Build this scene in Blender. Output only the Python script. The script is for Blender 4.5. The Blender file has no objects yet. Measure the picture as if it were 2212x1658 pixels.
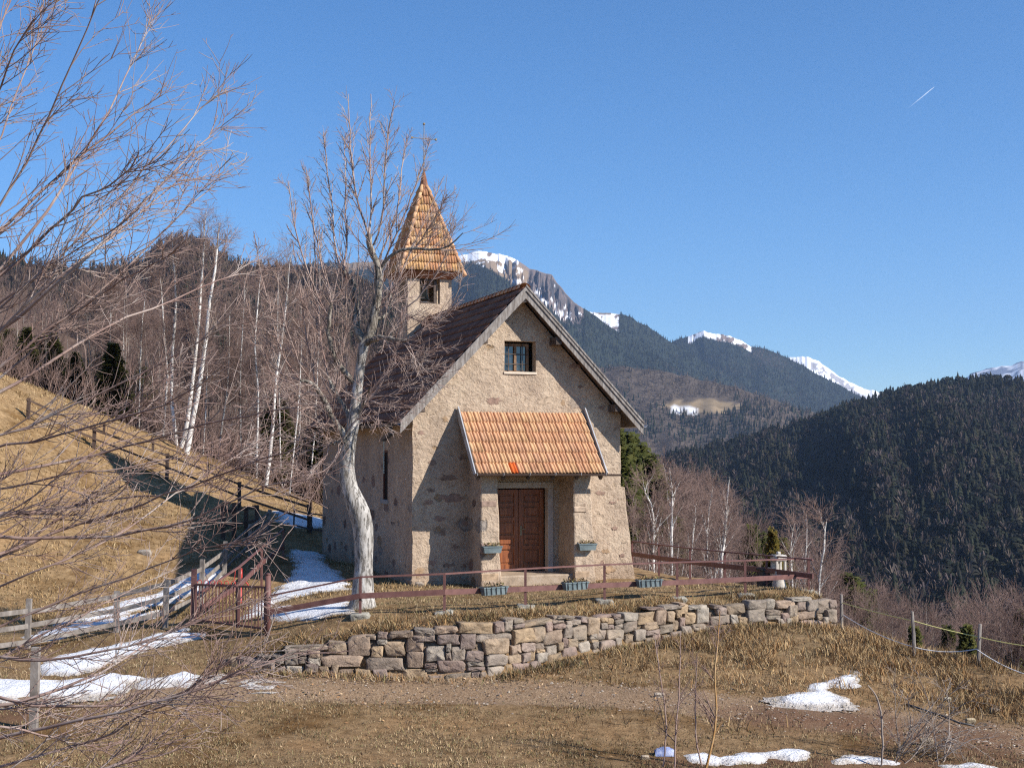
import bpy, math, random
import numpy as np
from mathutils import Vector, Matrix

# ------------------------------------------------------------------ camera, sky, sun, exposure
scene = bpy.context.scene
COL = scene.collection
CZ = 3.35                                   # eye height above the chapel forecourt
F, CX, CY = 2900.0, 1106.0, 829.0           # the photograph measured at 2212 x 1658
PITCH = math.atan((985 - CY) / F)
cam_d = bpy.data.cameras.new("camera")
cam = bpy.data.objects.new("camera", cam_d)
COL.objects.link(cam)
cam.location = (0, 0, CZ)
cam.rotation_euler = (math.pi / 2 + PITCH, 0, 0)
cam_d.sensor_width = 36.0
cam_d.lens = F / 2212.0 * 36.0
cam_d.clip_start = 0.1
cam_d.clip_end = 60000
scene.camera = cam

SUN_EL = math.radians(33.5)
SUN_AZ = math.atan2(0.905, -0.425)          # clockwise from +Y
world = bpy.data.worlds.new("World")
scene.world = world
world.use_nodes = True
wn = world.node_tree.nodes
bg = wn["Background"]
sky = wn.new("ShaderNodeTexSky")
sky.sky_type = 'NISHITA'
sky.sun_disc = False
sky.sun_elevation = SUN_EL
sky.sun_rotation = SUN_AZ
sky.altitude = 1400
sky.air_density = 1.0
sky.dust_density = 0.0
sky.ozone_density = 6.0
hs = wn.new("ShaderNodeHueSaturation")             # the camera's own vivid rendering of a clear alpine sky
hs.inputs['Saturation'].default_value = 1.14
hs.inputs['Value'].default_value = 1.2
world.node_tree.links.new(sky.outputs[0], hs.inputs['Color'])
world.node_tree.links.new(hs.outputs[0], bg.inputs[0])
bg.inputs[1].default_value = 0.095
sun_d = bpy.data.lights.new("sun", 'SUN')
sun_d.energy = 5.0
sun_d.angle = math.radians(0.5)
sun_d.color = (1.0, 0.935, 0.85)
sun = bpy.data.objects.new("sun", sun_d)
COL.objects.link(sun)
sdir = Vector((0.905 * math.cos(SUN_EL), -0.425 * math.cos(SUN_EL), math.sin(SUN_EL)))
sun.rotation_euler = sdir.to_track_quat('Z', 'Y').to_euler()
vs = scene.view_settings
vs.view_transform = 'Standard'
vs.look = 'None'
vs.exposure = 0.55
vs.gamma = 1.0
scene.cycles.max_bounces = 5
scene.cycles.diffuse_bounces = 3
scene.cycles.glossy_bounces = 2
scene.cycles.transmission_bounces = 2
scene.cycles.transparent_max_bounces = 6
scene.cycles.volume_bounces = 0
scene.cycles.filter_width = 1.2
scene.cycles.use_denoising = False

# ------------------------------------------------------------------ small maths helpers
cp, sp = math.cos(PITCH), math.sin(PITCH)
CAM = np.array([0.0, 0.0, CZ])


def ray(px, py):
    a = (px - CX) / F
    b = (CY - py) / F
    return np.array([a, cp - b * sp, sp + b * cp])


def P(px, py, Y):                            # point on a sight line at a given distance Y
    d = ray(px, py)
    return CAM + d * (Y / d[1])


def G(px, py, z):                            # point on a sight line at a given height z
    d = ray(px, py)
    return CAM + d * ((z - CZ) / d[2])


def hash2(i, j, s):
    n = (i * 374761393 + j * 668265263 + s * 974634541) & 0x7fffffff
    n = ((n ^ (n >> 13)) * 1274126177) & 0x7fffffff
    return ((n ^ (n >> 16)) & 0xffff) / 65535.0


def vnoise(x, y, s=0):
    x = np.asarray(x, float); y = np.asarray(y, float)
    xi = np.floor(x).astype(np.int64); yi = np.floor(y).astype(np.int64)
    fx = x - xi; fy = y - yi
    fx = fx * fx * (3 - 2 * fx); fy = fy * fy * (3 - 2 * fy)
    a = hash2(xi, yi, s); b = hash2(xi + 1, yi, s); c = hash2(xi, yi + 1, s); d = hash2(xi + 1, yi + 1, s)
    return (a * (1 - fx) + b * fx) * (1 - fy) + (c * (1 - fx) + d * fx) * fy


def fbm(x, y, s=0, o=4):
    t = 0; a = 0.5; n = 0
    for k in range(o):
        t = t + a * vnoise(np.asarray(x) * 2 ** k, np.asarray(y) * 2 ** k, s + k); n += a; a *= 0.5
    return t / n


def interp_px(pts, px):
    a = np.array(pts, float); return np.interp(px, a[:, 0], a[:, 1])


# ------------------------------------------------------------------ object helpers
def props(o, label=None, cat=None, group=None, kind=None):
    if label: o['label'] = label
    if cat: o['category'] = cat
    if group: o['group'] = group
    if kind: o['kind'] = kind
    return o


def empty(name, loc=(0, 0, 0), rz=0.0, label=None, cat=None, group=None):
    o = bpy.data.objects.new(name, None)
    COL.objects.link(o)
    o.location = tuple(loc); o.rotation_euler = (0, 0, rz); o.empty_display_size = 0.2
    return props(o, label, cat, group)


def link_mesh(name, me, parent=None):
    o = bpy.data.objects.new(name, me)
    COL.objects.link(o)
    if parent is not None: o.parent = parent
    return o


def npmesh(name, V, faces, mats, parent=None, col=None, smooth=False, midx=None):
    """faces: list of int arrays (n,3) / (n,4)"""
    V = np.asarray(V, np.float32)
    faces = [np.asarray(f, np.int32) for f in faces if len(f)]
    me = bpy.data.meshes.new(name)
    me.vertices.add(len(V)); me.vertices.foreach_set('co', V.ravel())
    li = np.concatenate([f.ravel() for f in faces])
    tot = np.concatenate([np.full(len(f), f.shape[1], np.int32) for f in faces])
    st = np.concatenate([[0], np.cumsum(tot)[:-1]]).astype(np.int32)
    me.loops.add(len(li)); me.loops.foreach_set('vertex_index', li)
    me.polygons.add(len(tot)); me.polygons.foreach_set('loop_start', st); me.polygons.foreach_set('loop_total', tot)
    if smooth: me.polygons.foreach_set('use_smooth', np.ones(len(tot), bool))
    for m in (mats if isinstance(mats, (list, tuple)) else [mats]): me.materials.append(m)
    if midx is not None: me.polygons.foreach_set('material_index', np.asarray(midx, np.int32))
    if col is not None:
        c = np.ones((len(V), 4), np.float32); c[:, :3] = col
        at = me.color_attributes.new('Col', 'FLOAT_COLOR', 'POINT'); at.data.foreach_set('color', c.ravel())
    me.update(calc_edges=True)
    return link_mesh(name, me, parent)


class MB:
    """collects boxes, tubes, prisms; build() links them as ONE mesh"""
    def __init__(s): s.v = []; s.f = []; s.c = []; s.n = 0

    def add(s, V, Fs, col=None):
        V = np.asarray(V, float); s.v.append(V)
        for f in Fs: s.f.append([int(i) + s.n for i in f])
        s.c.append(np.tile(np.asarray(col if col is not None else (1, 1, 1), float), (len(V), 1)))
        s.n += len(V); return s

    def box(s, lo, hi, M=None, col=None, bev=0.0):
        x0, y0, z0 = lo; x1, y1, z1 = hi
        if bev <= 0:
            V = np.array([[x0, y0, z0], [x1, y0, z0], [x1, y1, z0], [x0, y1, z0], [x0, y0, z1], [x1, y0, z1], [x1, y1, z1], [x0, y1, z1]], float)
            Fs = [(0, 3, 2, 1), (4, 5, 6, 7), (0, 1, 5, 4), (1, 2, 6, 5), (2, 3, 7, 6), (3, 0, 4, 7)]
        else:
            b = bev; rings = []
            for z, k in ((z0, b), (z0 + b, 0), (z1 - b, 0), (z1, b)):
                rings += [[x0 + k + (b if not k else 0), y0 + k, z], [x1 - k - (b if not k else 0), y0 + k, z], [x1 - k, y0 + k + (b if not k else 0), z], [x1 - k, y1 - k - (b if not k else 0), z],
                          [x1 - k - (b if not k else 0), y1 - k, z], [x0 + k + (b if not k else 0), y1 - k, z], [x0 + k, y1 - k - (b if not k else 0), z], [x0 + k, y0 + k + (b if not k else 0), z]]
            V = np.array(rings, float)
            Fs = [tuple(range(7, -1, -1)), tuple(range(24, 32))]
            for r in range(3):
                for i in range(8):
                    j = (i + 1) % 8; Fs.append((r * 8 + i, r * 8 + j, r * 8 + 8 + j, r * 8 + 8 + i))
        if M is not None: V = V @ np.asarray(M)[:3, :3].T + np.asarray(M)[:3, 3]
        return s.add(V, Fs, col)

    def bar(s, a, b, w, h, col=None, up=(0, 0, 1)):
        a = np.asarray(a, float); b = np.asarray(b, float); t = b - a; L = np.linalg.norm(t); t /= L
        u = np.asarray(up, float); x = np.cross(t, u)
        if np.linalg.norm(x) < 1e-4: x = np.cross(t, (0, 1, 0))
        x /= np.linalg.norm(x); z = np.cross(x, t)
        M = np.eye(4); M[:3, 0] = x; M[:3, 1] = t; M[:3, 2] = z; M[:3, 3] = a
        return s.box((-w / 2, 0, -h / 2), (w / 2, L, h / 2), M, col)

    def tube(s, pts, r, sides=8, col=None, cap=True):
        pts = np.asarray(pts, float); K = len(pts); r = np.broadcast_to(np.asarray(r, float), (K,))
        V, Q = tubes(pts[None], r[None], sides)
        Fs = [tuple(q) for q in Q]
        if cap: Fs += [tuple(range(sides - 1, -1, -1)), tuple(range((K - 1) * sides, K * sides))]
        return s.add(V, Fs, col)

    def prism(s, poly, y0, y1, col=None):
        """polygon in (x,z) extruded along y"""
        n = len(poly)
        V = [[p[0], y0, p[1]] for p in poly] + [[p[0], y1, p[1]] for p in poly]
        Fs = [tuple(range(n)), tuple(range(2 * n - 1, n - 1, -1))]
        for i in range(n):
            j = (i + 1) % n; Fs.append((i, i + n, j + n, j))
        return s.add(V, Fs, col)

    def build(s, name, mat, parent=None, smooth=False, col=False, loc=None):
        me = bpy.data.meshes.new(name)
        V = np.concatenate(s.v)
        me.from_pydata(V.tolist(), [], s.f)
        for m in (mat if isinstance(mat, (list, tuple)) else [mat]): me.materials.append(m)
        if smooth: me.polygons.foreach_set('use_smooth', np.ones(len(me.polygons), bool))
        if col:
            c = np.ones((len(V), 4), np.float32); c[:, :3] = np.concatenate(s.c)
            at = me.color_attributes.new('Col', 'FLOAT_COLOR', 'POINT'); at.data.foreach_set('color', c.ravel())
        me.update()
        return link_mesh(name, me, parent)


def tubes(Pt, R, S):
    """Pt (B,K,3), R (B,K) -> ring verts and quads of B tapered tubes"""
    B, K, _ = Pt.shape
    T = np.gradient(Pt, axis=1); T /= np.linalg.norm(T, axis=2, keepdims=True) + 1e-9
    mt = T.mean(axis=1)
    ref = np.zeros((B, 3)); ref[np.arange(B), np.argmin(np.abs(mt), axis=1)] = 1
    N = ref[:, None, :] - (T * ref[:, None, :]).sum(2, keepdims=True) * T
    N /= np.linalg.norm(N, axis=2, keepdims=True) + 1e-9
    Bn = np.cross(T, N)
    an = np.arange(S) * 2 * math.pi / S
    V = Pt[:, :, None, :] + R[:, :, None, None] * (np.cos(an)[None, None, :, None] * N[:, :, None, :] + np.sin(an)[None, None, :, None] * Bn[:, :, None, :])
    idx = np.arange(B * K * S).reshape(B, K, S)
    a = idx[:, :-1]; b = idx[:, 1:]
    Q = np.stack([a, np.roll(a, -1, 2), np.roll(b, -1, 2), b], axis=-1).reshape(-1, 4)
    return V.reshape(-1, 3), Q


# ------------------------------------------------------------------ materials
def srgb(r, g, b):
    return tuple(((c / 255.0) / 12.92 if c / 255.0 <= 0.04045 else ((c / 255.0 + 0.055) / 1.055) ** 2.4) for c in (r, g, b))


class NT:
    def __init__(s, name):
        s.m = bpy.data.materials.new(name); s.m.use_nodes = True
        s.t = s.m.node_tree; s.N = s.t.nodes; s.b = s.N["Principled BSDF"]
        s.tc = s.N.new("ShaderNodeTexCoord")

    def ln(s, a, b): s.t.links.new(a, b)

    def noise(s, scale, detail=6, rough=0.6, vec=None, dist=0.0):
        n = s.N.new("ShaderNodeTexNoise"); n.inputs['Scale'].default_value = scale
        n.inputs['Detail'].default_value = detail; n.inputs['Roughness'].default_value = rough; n.inputs['Distortion'].default_value = dist
        s.ln(vec if vec is not None else s.tc.outputs['Object'], n.inputs['Vector']); return n

    def ramp(s, fac, stops):
        r = s.N.new("ShaderNodeValToRGB"); e = r.color_ramp.elements
        while len(e) < len(stops): e.new(0.5)
        for k, (p, c) in enumerate(stops):
            e[k].position = p; e[k].color = (*c, 1) if len(c) == 3 else c
        s.ln(fac, r.inputs[0]); return r

    def mix(s, fac, a, b, mode='MIX'):
        m = s.N.new("ShaderNodeMix"); m.data_type = 'RGBA'; m.blend_type = mode
        for sock, v in ((m.inputs['Factor'], fac), (m.inputs['A'], a), (m.inputs['B'], b)):
            pass
        def put(sock, v):
            if isinstance(v, (int, float)): sock.default_value = v
            elif isinstance(v, tuple): sock.default_value = (*v, 1)
            else: s.ln(v, sock)
        put(m.inputs[0], fac); put(m.inputs[6], a); put(m.inputs[7], b)
        return m.outputs[2]

    def math(s, op, a, b=0.0, c=None):
        m = s.N.new("ShaderNodeMath"); m.operation = op
        for k, v in enumerate((a, b) if c is None else (a, b, c)):
            if isinstance(v, (int, float)): m.inputs[k].default_value = v
            else: s.ln(v, m.inputs[k])
        return m.outputs[0]

    def mapping(s, scale=(1, 1, 1), rot=(0, 0, 0), src='Object'):
        m = s.N.new("ShaderNodeMapping"); m.inputs['Scale'].default_value = scale; m.inputs['Rotation'].default_value = rot
        s.ln(s.tc.outputs[src], m.inputs[0]); return m.outputs[0]

    def attr(s, name='Col'):
        a = s.N.new("ShaderNodeAttribute"); a.attribute_name = name; return a

    def bump(s, h, strength=0.5, dist=0.02):
        b = s.N.new("ShaderNodeBump"); b.inputs['Strength'].default_value = strength; b.inputs['Distance'].default_value = dist
        s.ln(h, b.inputs['Height']); s.ln(b.outputs[0], s.b.inputs['Normal']); return b

    def out(s, col=None, rough=0.9, spec=0.2, metal=0.0):
        if col is not None:
            if isinstance(col, tuple): s.b.inputs['Base Color'].default_value = (*col, 1)
            else: s.ln(col, s.b.inputs['Base Color'])
        s.b.inputs['Roughness'].default_value = rough
        s.b.inputs['Specular IOR Level'].default_value = spec; s.b.inputs['Metallic'].default_value = metal
        return s.m


def simple(name, stops, scale=6, rough=0.85, bump=0.3, bscale=None, dist=0.01, vcol=False, spec=0.25, metal=0.0, stretch=(1, 1, 1)):
    t = NT(name)
    v = t.mapping(stretch)
    n = t.noise(scale, 7, 0.62, v)
    k = len(stops)
    c = t.ramp(n.outputs[0], [(0.3 + 0.4 * i / max(1, k - 1), stops[i]) for i in range(k)]).outputs[0]
    if vcol: c = t.mix(1.0, c, t.attr().outputs[0], 'MULTIPLY')
    if bump:
        t.bump(t.noise(bscale or scale * 4, 5, 0.6, v).outputs[0], bump, dist)
    return t.out(c, rough, spec, metal)


def needlemat(name, var=.35, scale=3.0, thru=.4):
    t = NT(name); n = t.noise(scale, 5, .6)
    c = t.mix(1.0, t.attr().outputs[0], t.ramp(n.outputs[0], [(.3, (1 - var,) * 3), (.7, (1 + var,) * 3)]).outputs[0], 'MULTIPLY'); t.out(c, .8, .1)
    tr = t.N.new("ShaderNodeBsdfTranslucent"); t.ln(c, tr.inputs[0]); mx = t.N.new("ShaderNodeMixShader"); mx.inputs[0].default_value = thru
    t.ln(t.b.outputs[0], mx.inputs[1]); t.ln(tr.outputs[0], mx.inputs[2]); t.ln(mx.outputs[0], t.N["Material Output"].inputs[0]); return t.m


def vcolmat(name, rough=0.95, var=0.35, scale=3.0, spec=0.1):
    t = NT(name)
    n = t.noise(scale, 5, 0.6)
    k = t.ramp(n.outputs[0], [(0.3, (1 - var,) * 3), (0.7, (1 + var * 0.6,) * 3)]).outputs[0]
    return t.out(t.mix(1.0, t.attr().outputs[0], k, 'MULTIPLY'), rough, spec)

# ------------------------------------------------------------------ the lie of the land
def tps_fit(pts):
    pts = np.asarray(pts, float); n = len(pts); xy = pts[:, :2] / 10.0
    r = np.linalg.norm(xy[:, None] - xy[None], axis=2); K = np.where(r > 0, r * r * np.log(r + 1e-12), 0) + 0.004 * np.eye(n)
    A = np.zeros((n + 3, n + 3)); A[:n, :n] = K; A[:n, n] = 1; A[:n, n + 1:] = xy; A[n, :n] = 1; A[n + 1:, :n] = xy.T
    w = np.linalg.solve(A, np.concatenate([pts[:, 2], [0, 0, 0]]))

    def ev(X, Y):
        q = np.stack([np.ravel(X), np.ravel(Y)], 1) / 10.0
        out = np.empty(len(q))
        for k in range(0, len(q), 20000):
            d = np.linalg.norm(q[k:k + 20000, None] - xy[None], axis=2)
            out[k:k + 20000] = (np.where(d > 0, d * d * np.log(d + 1e-12), 0) @ w[:n]) + w[n] + q[k:k + 20000] @ w[n + 1:]
        return out.reshape(np.shape(X))
    return ev


shared = [G(*a) for a in [(418, 1347, -.5), (251, 1365, -.68), (357, 1355, -.6), (59, 1399, -.9), (100, 1440, -1.0), (300, 1400, -.82),
                          (0, 1470, -1.12), (470, 1395, -.68), (0, 1400, -.95), (-300, 1420, -1.0), (-700, 1440, -1.0)]]
low_pts = shared + [G(*a) for a in [
    (-400, 1658, -1.3), (0, 1658, -1.38), (400, 1658, -1.5), (800, 1658, -1.58), (1106, 1658, -1.62), (1500, 1658, -1.75), (1900, 1658, -1.9), (2212, 1658, -2.0), (2600, 1658, -2.3),
    (-300, 1500, -1.15), (0, 1500, -1.12), (300, 1490, -1.1), (640, 1475, -1.09), (1000, 1490, -1.24), (1400, 1500, -1.3), (1700, 1535, -1.48), (2000, 1570, -1.68), (2212, 1600, -1.85), (2500, 1640, -2.1),
    (500, 1437, -.88), (640, 1452, -.97), (800, 1456, -1.04), (990, 1468, -1.15), (1100, 1456, -1.10), (1250, 1416, -.93), (1400, 1385, -.82), (1500, 1365, -.72), (1700, 1348, -.66), (1815, 1362, -.92),
    (1750, 1480, -1.28), (1870, 1450, -1.15), (2000, 1470, -1.3), (2150, 1500, -1.48), (1300, 1470, -1.18), (1600, 1440, -1.08), (1500, 1480, -1.26)]]
low_pts += [P(1895, 1385, 31.6), P(1975, 1411, 30), P(2112, 1431, 29.3), P(2212, 1455, 28.5), P(2350, 1500, 27), P(2600, 1560, 26)]
low_pts += [np.array(a, float) for a in [(0, 0, 1.75), (-6, 4, 1.4), (6, 4, 1.4), (0, -8, 2.2), (0, 10, .35), (-7, 12, .1), (7, 12, .1), (0, 16, -.75), (-7, 17, -.8), (8, 17, -.9), (-20, 12, 1), (20, 12, -1.5), (-16, 20, -.9), (18, 22, -2.6),
            (11.2, 36, -2.6), (12.5, 33.5, -3.4), (14, 31.5, -4.0), (15, 29, -4.2), (18, 26, -4.6), (9.5, 37, -2.0), (5.9, 43, -2.0), (7, 42, -3.2), (10, 42, -5.0), (14, 42, -6.6), (20, 40, -8.2), (26, 36, -9),
            (6, 52, -5.2), (10, 52, -7.2), (16, 50, -9), (24, 48, -10.5), (8, 70, -8), (13, 70, -10.6), (19, 70, -13.2), (28, 70, -15), (0, 62, -3.6), (0, 80, -7), (13, 100, -15), (30, 100, -22), (50, 70, -22), (45, 40, -14), (60, 110, -34), (0, 120, -14), (30, 150, -36), (-10, 150, -16)]]
up_pts = shared + [G(*a) for a in [
    (778, 1330, 0), (960, 1325, 0), (1135, 1312, 0), (1306, 1300, 0), (1463, 1295, 0), (1610, 1286, 0), (1747, 1280, -.02), (890, 1262, 0), (1365, 1248, 0), (1250, 1262, 0.02), (1650, 1266, -.02), (1560, 1272, -.02),
    (650, 1345, -.22), (578, 1370, -.42), (660, 1290, -.12), (700, 1215, .02), (640, 1195, .12), (560, 1330, -.42), (500, 1335, -.5), (480, 1290, -.4),
    (720, 1385, -.42), (640, 1395, -.50), (790, 1372, -.31), (850, 1362, -.21), (920, 1352, -.12), (1000, 1345, -.06), (1120, 1340, -.05), (1250, 1335, -.17), (1380, 1330, -.24), (1110, 1290, 0), (1120, 1264, 0.0), (960, 1290, 0), (1000, 1268, 0), (860, 1300, 0), (1500, 1325, -.32), (1750, 1308, -.28), (1810, 1318, -.42),
    (560, 1410, -.72), (520, 1402, -.66), (600, 1398, -.60),
    (300, 1290, -.45), (100, 1325, -.7), (0, 1372, -.88), (400, 1262, -.3), (200, 1310, -.58)]]
up_pts += [np.array(a, float) for a in [(0, 40, .02), (2, 44, .05), (-4, 47, .25), (3.2, 41, -.05), (-30, 40, 7.5), (-30, 30, 3.5), (-20, 27, -.2), (-22, 33, 2.3), (-30, 52, 9), (-24, 66, 6.5), (-16, 68, 3.6), (-8, 68, 1.0), (-2, 66, -1.2), (-20, 85, 4), (-8, 85, 0), (-40, 90, 9), (-30, 130, 8), (0, 62, -2.2), (-3, 57, -.4), (0, 52, -.2), (-10, 130, -6)]]
up_pts += [P(200, 1100, 44), P(0, 1000, 44), P(0, 1200, 38.5), P(200, 1200, 39), P(400, 1130, 44), P(300, 1020, 50), P(150, 1000, 48), P(420, 1210, 38.5), P(500, 1100, 50), P(490, 1180, 42.5),
           P(-300, 720, 48), P(0, 852, 50), P(154, 904, 52), P(308, 953, 54), P(412, 996, 55), P(569, 1058, 55.5), P(677, 1092, 55.5), P(640, 1122, 49.5), P(600, 1150, 46.5)]
f_low, f_up = tps_fit(low_pts), tps_fit(up_pts)

WALL_PX = [(470, 1432, -.85), (560, 1446, -.92), (640, 1452, -.97), (800, 1456, -1.04), (990, 1468, -1.15), (1100, 1456, -1.10), (1250, 1416, -.93), (1400, 1385, -.82), (1500, 1365, -.72), (1700, 1348, -.66), (1815, 1362, -.92)]
WALL = np.array([G(*a)[:2] for a in WALL_PX])
TERR = np.vstack([WALL, [[7.9, 34.6], [6.95, 36.6], [5.5, 40.3], [4.2, 46], [2.6, 54], [0, 60], [-1, 150], [-90, 150], [-90, WALL[0, 1] - .6], [-12, WALL[0, 1] - .3]]])


def sdist(X, Y, poly):
    X = np.ravel(X); Y = np.ravel(Y); d = np.full(len(X), 1e9); ins = np.zeros(len(X), bool)
    for i in range(len(poly)):
        a = poly[i]; b = poly[(i + 1) % len(poly)]; e = b - a
        t = np.clip(((X - a[0]) * e[0] + (Y - a[1]) * e[1]) / (e @ e), 0, 1)
        d = np.minimum(d, np.hypot(X - a[0] - t * e[0], Y - a[1] - t * e[1]))
        c = (a[1] > Y) != (b[1] > Y)
        with np.errstate(divide='ignore', invalid='ignore'):
            ins ^= c & (X < (b[0] - a[0]) * (Y - a[1]) / (b[1] - a[1] + 1e-12) + a[0])
    return np.where(ins, d, -d)


def gz(X, Y, rough=True):
    X = np.asarray(X, float); Y = np.asarray(Y, float); sh = X.shape
    s = sdist(X, Y, TERR).reshape(sh)
    wide = np.clip((Y - 34) / 8, 0, 1) * 1.2
    w = np.clip((s - 0.02 + wide) / (0.33 + 2 * wide), 0, 1); w = w * w * (3 - 2 * w)
    L = f_low(X, Y); U = f_up(X, Y)
    h = L * (1 - w) + U * w
    if rough:
        h = h + (fbm(X * 1.3, Y * 1.3, 3, 4) - .5) * 0.09 * np.clip(np.hypot(X, Y) / 30, 0.3, 2)
        h = h + (fbm(X * .12, Y * .12, 9, 3) - .5) * np.clip((np.hypot(X, Y) - 55) / 30, 0, 1) * 2.5
        # tussocky slope on the right below the wall
        k = np.clip((X - 6) / 4, 0, 1) * np.clip(1 - w * 2, 0, 1)
        h = h + (fbm(X * 2.1 + 7, Y * 2.1, 15, 3) - .5) * .2 * k
    return h


def gp(px, py, lift=0.0):                    # point of the ground seen at a pixel
    d = ray(px, py); t = np.concatenate([np.linspace(12, 75, 500)]); Q = CAM + d[None] / d[1] * t[:, None]
    below = Q[:, 2] < gz(Q[:, 0], Q[:, 1])
    k = int(np.argmax(below)) if below.any() else len(t) - 1
    a, b = t[max(k - 1, 0)], t[k]
    tt = np.linspace(a, b, 20); Q = CAM + d[None] / d[1] * tt[:, None]
    bb = Q[:, 2] < gz(Q[:, 0], Q[:, 1]); k = int(np.argmax(bb)) if bb.any() else 19
    q = Q[k].copy(); q[2] += lift; return q


def on(x, y, lift=0.0): return np.array([x, y, float(gz(np.array([x]), np.array([y]))[0]) + lift])


# track: a two-rut gravel way across the foot of the wall
TRACK = np.array([gp(*a)[:2] for a in [(-200, 1515), (0, 1505), (300, 1490), (640, 1480), (1000, 1488), (1400, 1502), (1700, 1535), (2000, 1568), (2212, 1596), (2500, 1640)]])


def pdist(X, Y, line):
    d = np.full(np.shape(X), 1e9)
    for i in range(len(line) - 1):
        a = line[i]; e = line[i + 1] - a
        t = np.clip(((X - a[0]) * e[0] + (Y - a[1]) * e[1]) / (e @ e), 0, 1)
        d = np.minimum(d, np.hypot(X - a[0] - t * e[0], Y - a[1] - t * e[1]))
    return d


def build_ground():
    xs = np.unique(np.round(np.concatenate([np.linspace(-95, -16, 50), np.arange(-16, 14, .17), np.linspace(14, 95, 60)]), 3))
    ys = np.unique(np.round(np.concatenate([np.linspace(-25, 17, 32), np.arange(17, 38.5, .15), np.arange(38.5, 62, .45), np.linspace(62, 150, 50)]), 3))
    X, Y = np.meshgrid(xs, ys, indexing='ij'); Z = gz(X, Y)
    trk = pdist(X, Y, TRACK)
    Z = Z - 0.05 * np.exp(-((trk - .55) / .3) ** 2)
    ed = np.maximum(np.clip((np.abs(X) - 88) / 7, 0, 1), np.clip((Y - 142) / 8, 0, 1)); Z = Z - ed * 90
    nx, ny = X.shape; idx = np.arange(nx * ny).reshape(nx, ny)
    Q = np.stack([idx[:-1, :-1], idx[1:, :-1], idx[1:, 1:], idx[:-1, 1:]], -1).reshape(-1, 4)
    # red = bare earth of the track, green = leaf-litter wood floor
    r = np.clip(1.1 - np.abs(trk - .35) / .62, 0, 1); g = np.clip((Y - 57 - .9 * np.abs(X + 8) * (X > -8)) / 6, 0, 1)
    g = np.maximum(g, np.clip((-2.5 - Z) / 2.5, 0, 1))
    mud = np.zeros_like(r)
    for (px, py, rad) in [(1690, 1545, 1.6), (2050, 1590, 2.2), (2150, 1640, 1.5), (60, 1540, 1.4), (1850, 1560, 1.5), (1740, 1655, 1.6), (2000, 1655, 1.8), (1500, 1655, 1.2)]:
        c = gp(px, py); mud = np.maximum(mud, np.exp(-((X - c[0]) ** 2 + ((Y - c[1]) * 1.6) ** 2) / rad ** 2))
    C = np.stack([r, g, mud], -1).reshape(-1, 3)
    t = NT("dry_winter_grass")
    at = t.attr(); sep = t.N.new("ShaderNodeSeparateColor"); t.ln(at.outputs[0], sep.inputs[0])
    n1 = t.noise(0.55, 8, 0.65); n2 = t.noise(4.5, 6, 0.7); n3 = t.noise(28, 4, 0.7)
    straw = t.ramp(n2.outputs[0], [(0.28, (.12, .082, .042)), (0.45, (.215, .155, .085)), (0.6, (.30, .222, .125)), (0.74, (.39, .30, .18))]).outputs[0]
    patch = t.ramp(n1.outputs[0], [(0.36, (.62, .54, .42)), (0.5, (1, 1, 1)), (0.66, (1.1, 1.02, .95))]).outputs[0]
    straw = t.mix(1.0, straw, patch, 'MULTIPLY')
    # the trodden turf by the track is a browner, poorer sward than the meadow on the hill
    px_ = t.N.new('ShaderNodeSeparateXYZ'); t.ln(t.tc.outputs['Object'], px_.inputs[0])
    fy = t.math('ADD', t.math('MULTIPLY_ADD', px_.outputs[1], .16, -4.45), t.math('MULTIPLY', t.math('SUBTRACT', n1.outputs[0], .5), 1.6))
    swd = t.ramp(fy, [(0, (.92, .82, .76)), (.55, (1.02, .95, .89)), (1, (1.13, 1.03, .95))]).outputs[0]
    straw = t.mix(1.0, straw, swd, 'MULTIPLY')
    earth = t.ramp(n3.outputs[0], [(0.3, (.12, .075, .048)), (0.5, (.265, .18, .115)), (0.68, (.43, .32, .22))]).outputs[0]
    f = t.math('ADD', t.math('MULTIPLY', sep.outputs[0], 1.35), t.math('MULTIPLY', t.math('SUBTRACT', n2.outputs[0], .5), 2.2))
    f = t.ramp(f, [(0.35, (0, 0, 0)), (0.75, (1, 1, 1))]).outputs[0]
    c = t.mix(t.math('MULTIPLY', f, .72), straw, earth)
    fm = t.ramp(t.math('ADD', sep.outputs[2], t.math('MULTIPLY', t.math('SUBTRACT', n2.outputs[0], .5), 1.8)), [(0.35, (0, 0, 0)), (0.9, (1, 1, 1))]).outputs[0]
    c = t.mix(t.math('MULTIPLY', fm, .8), c, (.14, .075, .045))
    litter = t.ramp(n2.outputs[0], [(0.3, (.06, .04, .028)), (0.6, (.15, .10, .07))]).outputs[0]
    c = t.mix(sep.outputs[1], c, litter)
    t.bump(t.math('ADD', n2.outputs[0], t.math('MULTIPLY', n3.outputs[0], .5)), .7, .06)
    m = t.out(c, .95, .1)
    o = npmesh('ground', np.stack([X, Y, Z], -1).reshape(-1, 3), [Q], m, col=C, smooth=True)
    props(o, 'grassy hillside of dry winter grass crossed by a faint stony track', 'ground', kind='structure')


build_ground()

# ------------------------------------------------------------------ chapel
TH = math.radians(19.9)
C0 = np.array([P(890, 1250, 35.0)[0], 35.0, 0.0])
E1 = np.array([math.cos(TH), math.sin(TH), 0]); E2 = np.array([-math.sin(TH), math.cos(TH), 0])


def loc(px, py, axis, val):
    """chapel coordinates (x along the front, y depth, z up) of a pixel on the plane x=val or y=val"""
    d = ray(px, py); o = CAM - C0
    n = E2 if axis == 'y' else E1
    t = (val - o @ n) / (d @ n); q = o + d * t
    return q @ E1, q @ E2, q[2]


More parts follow.
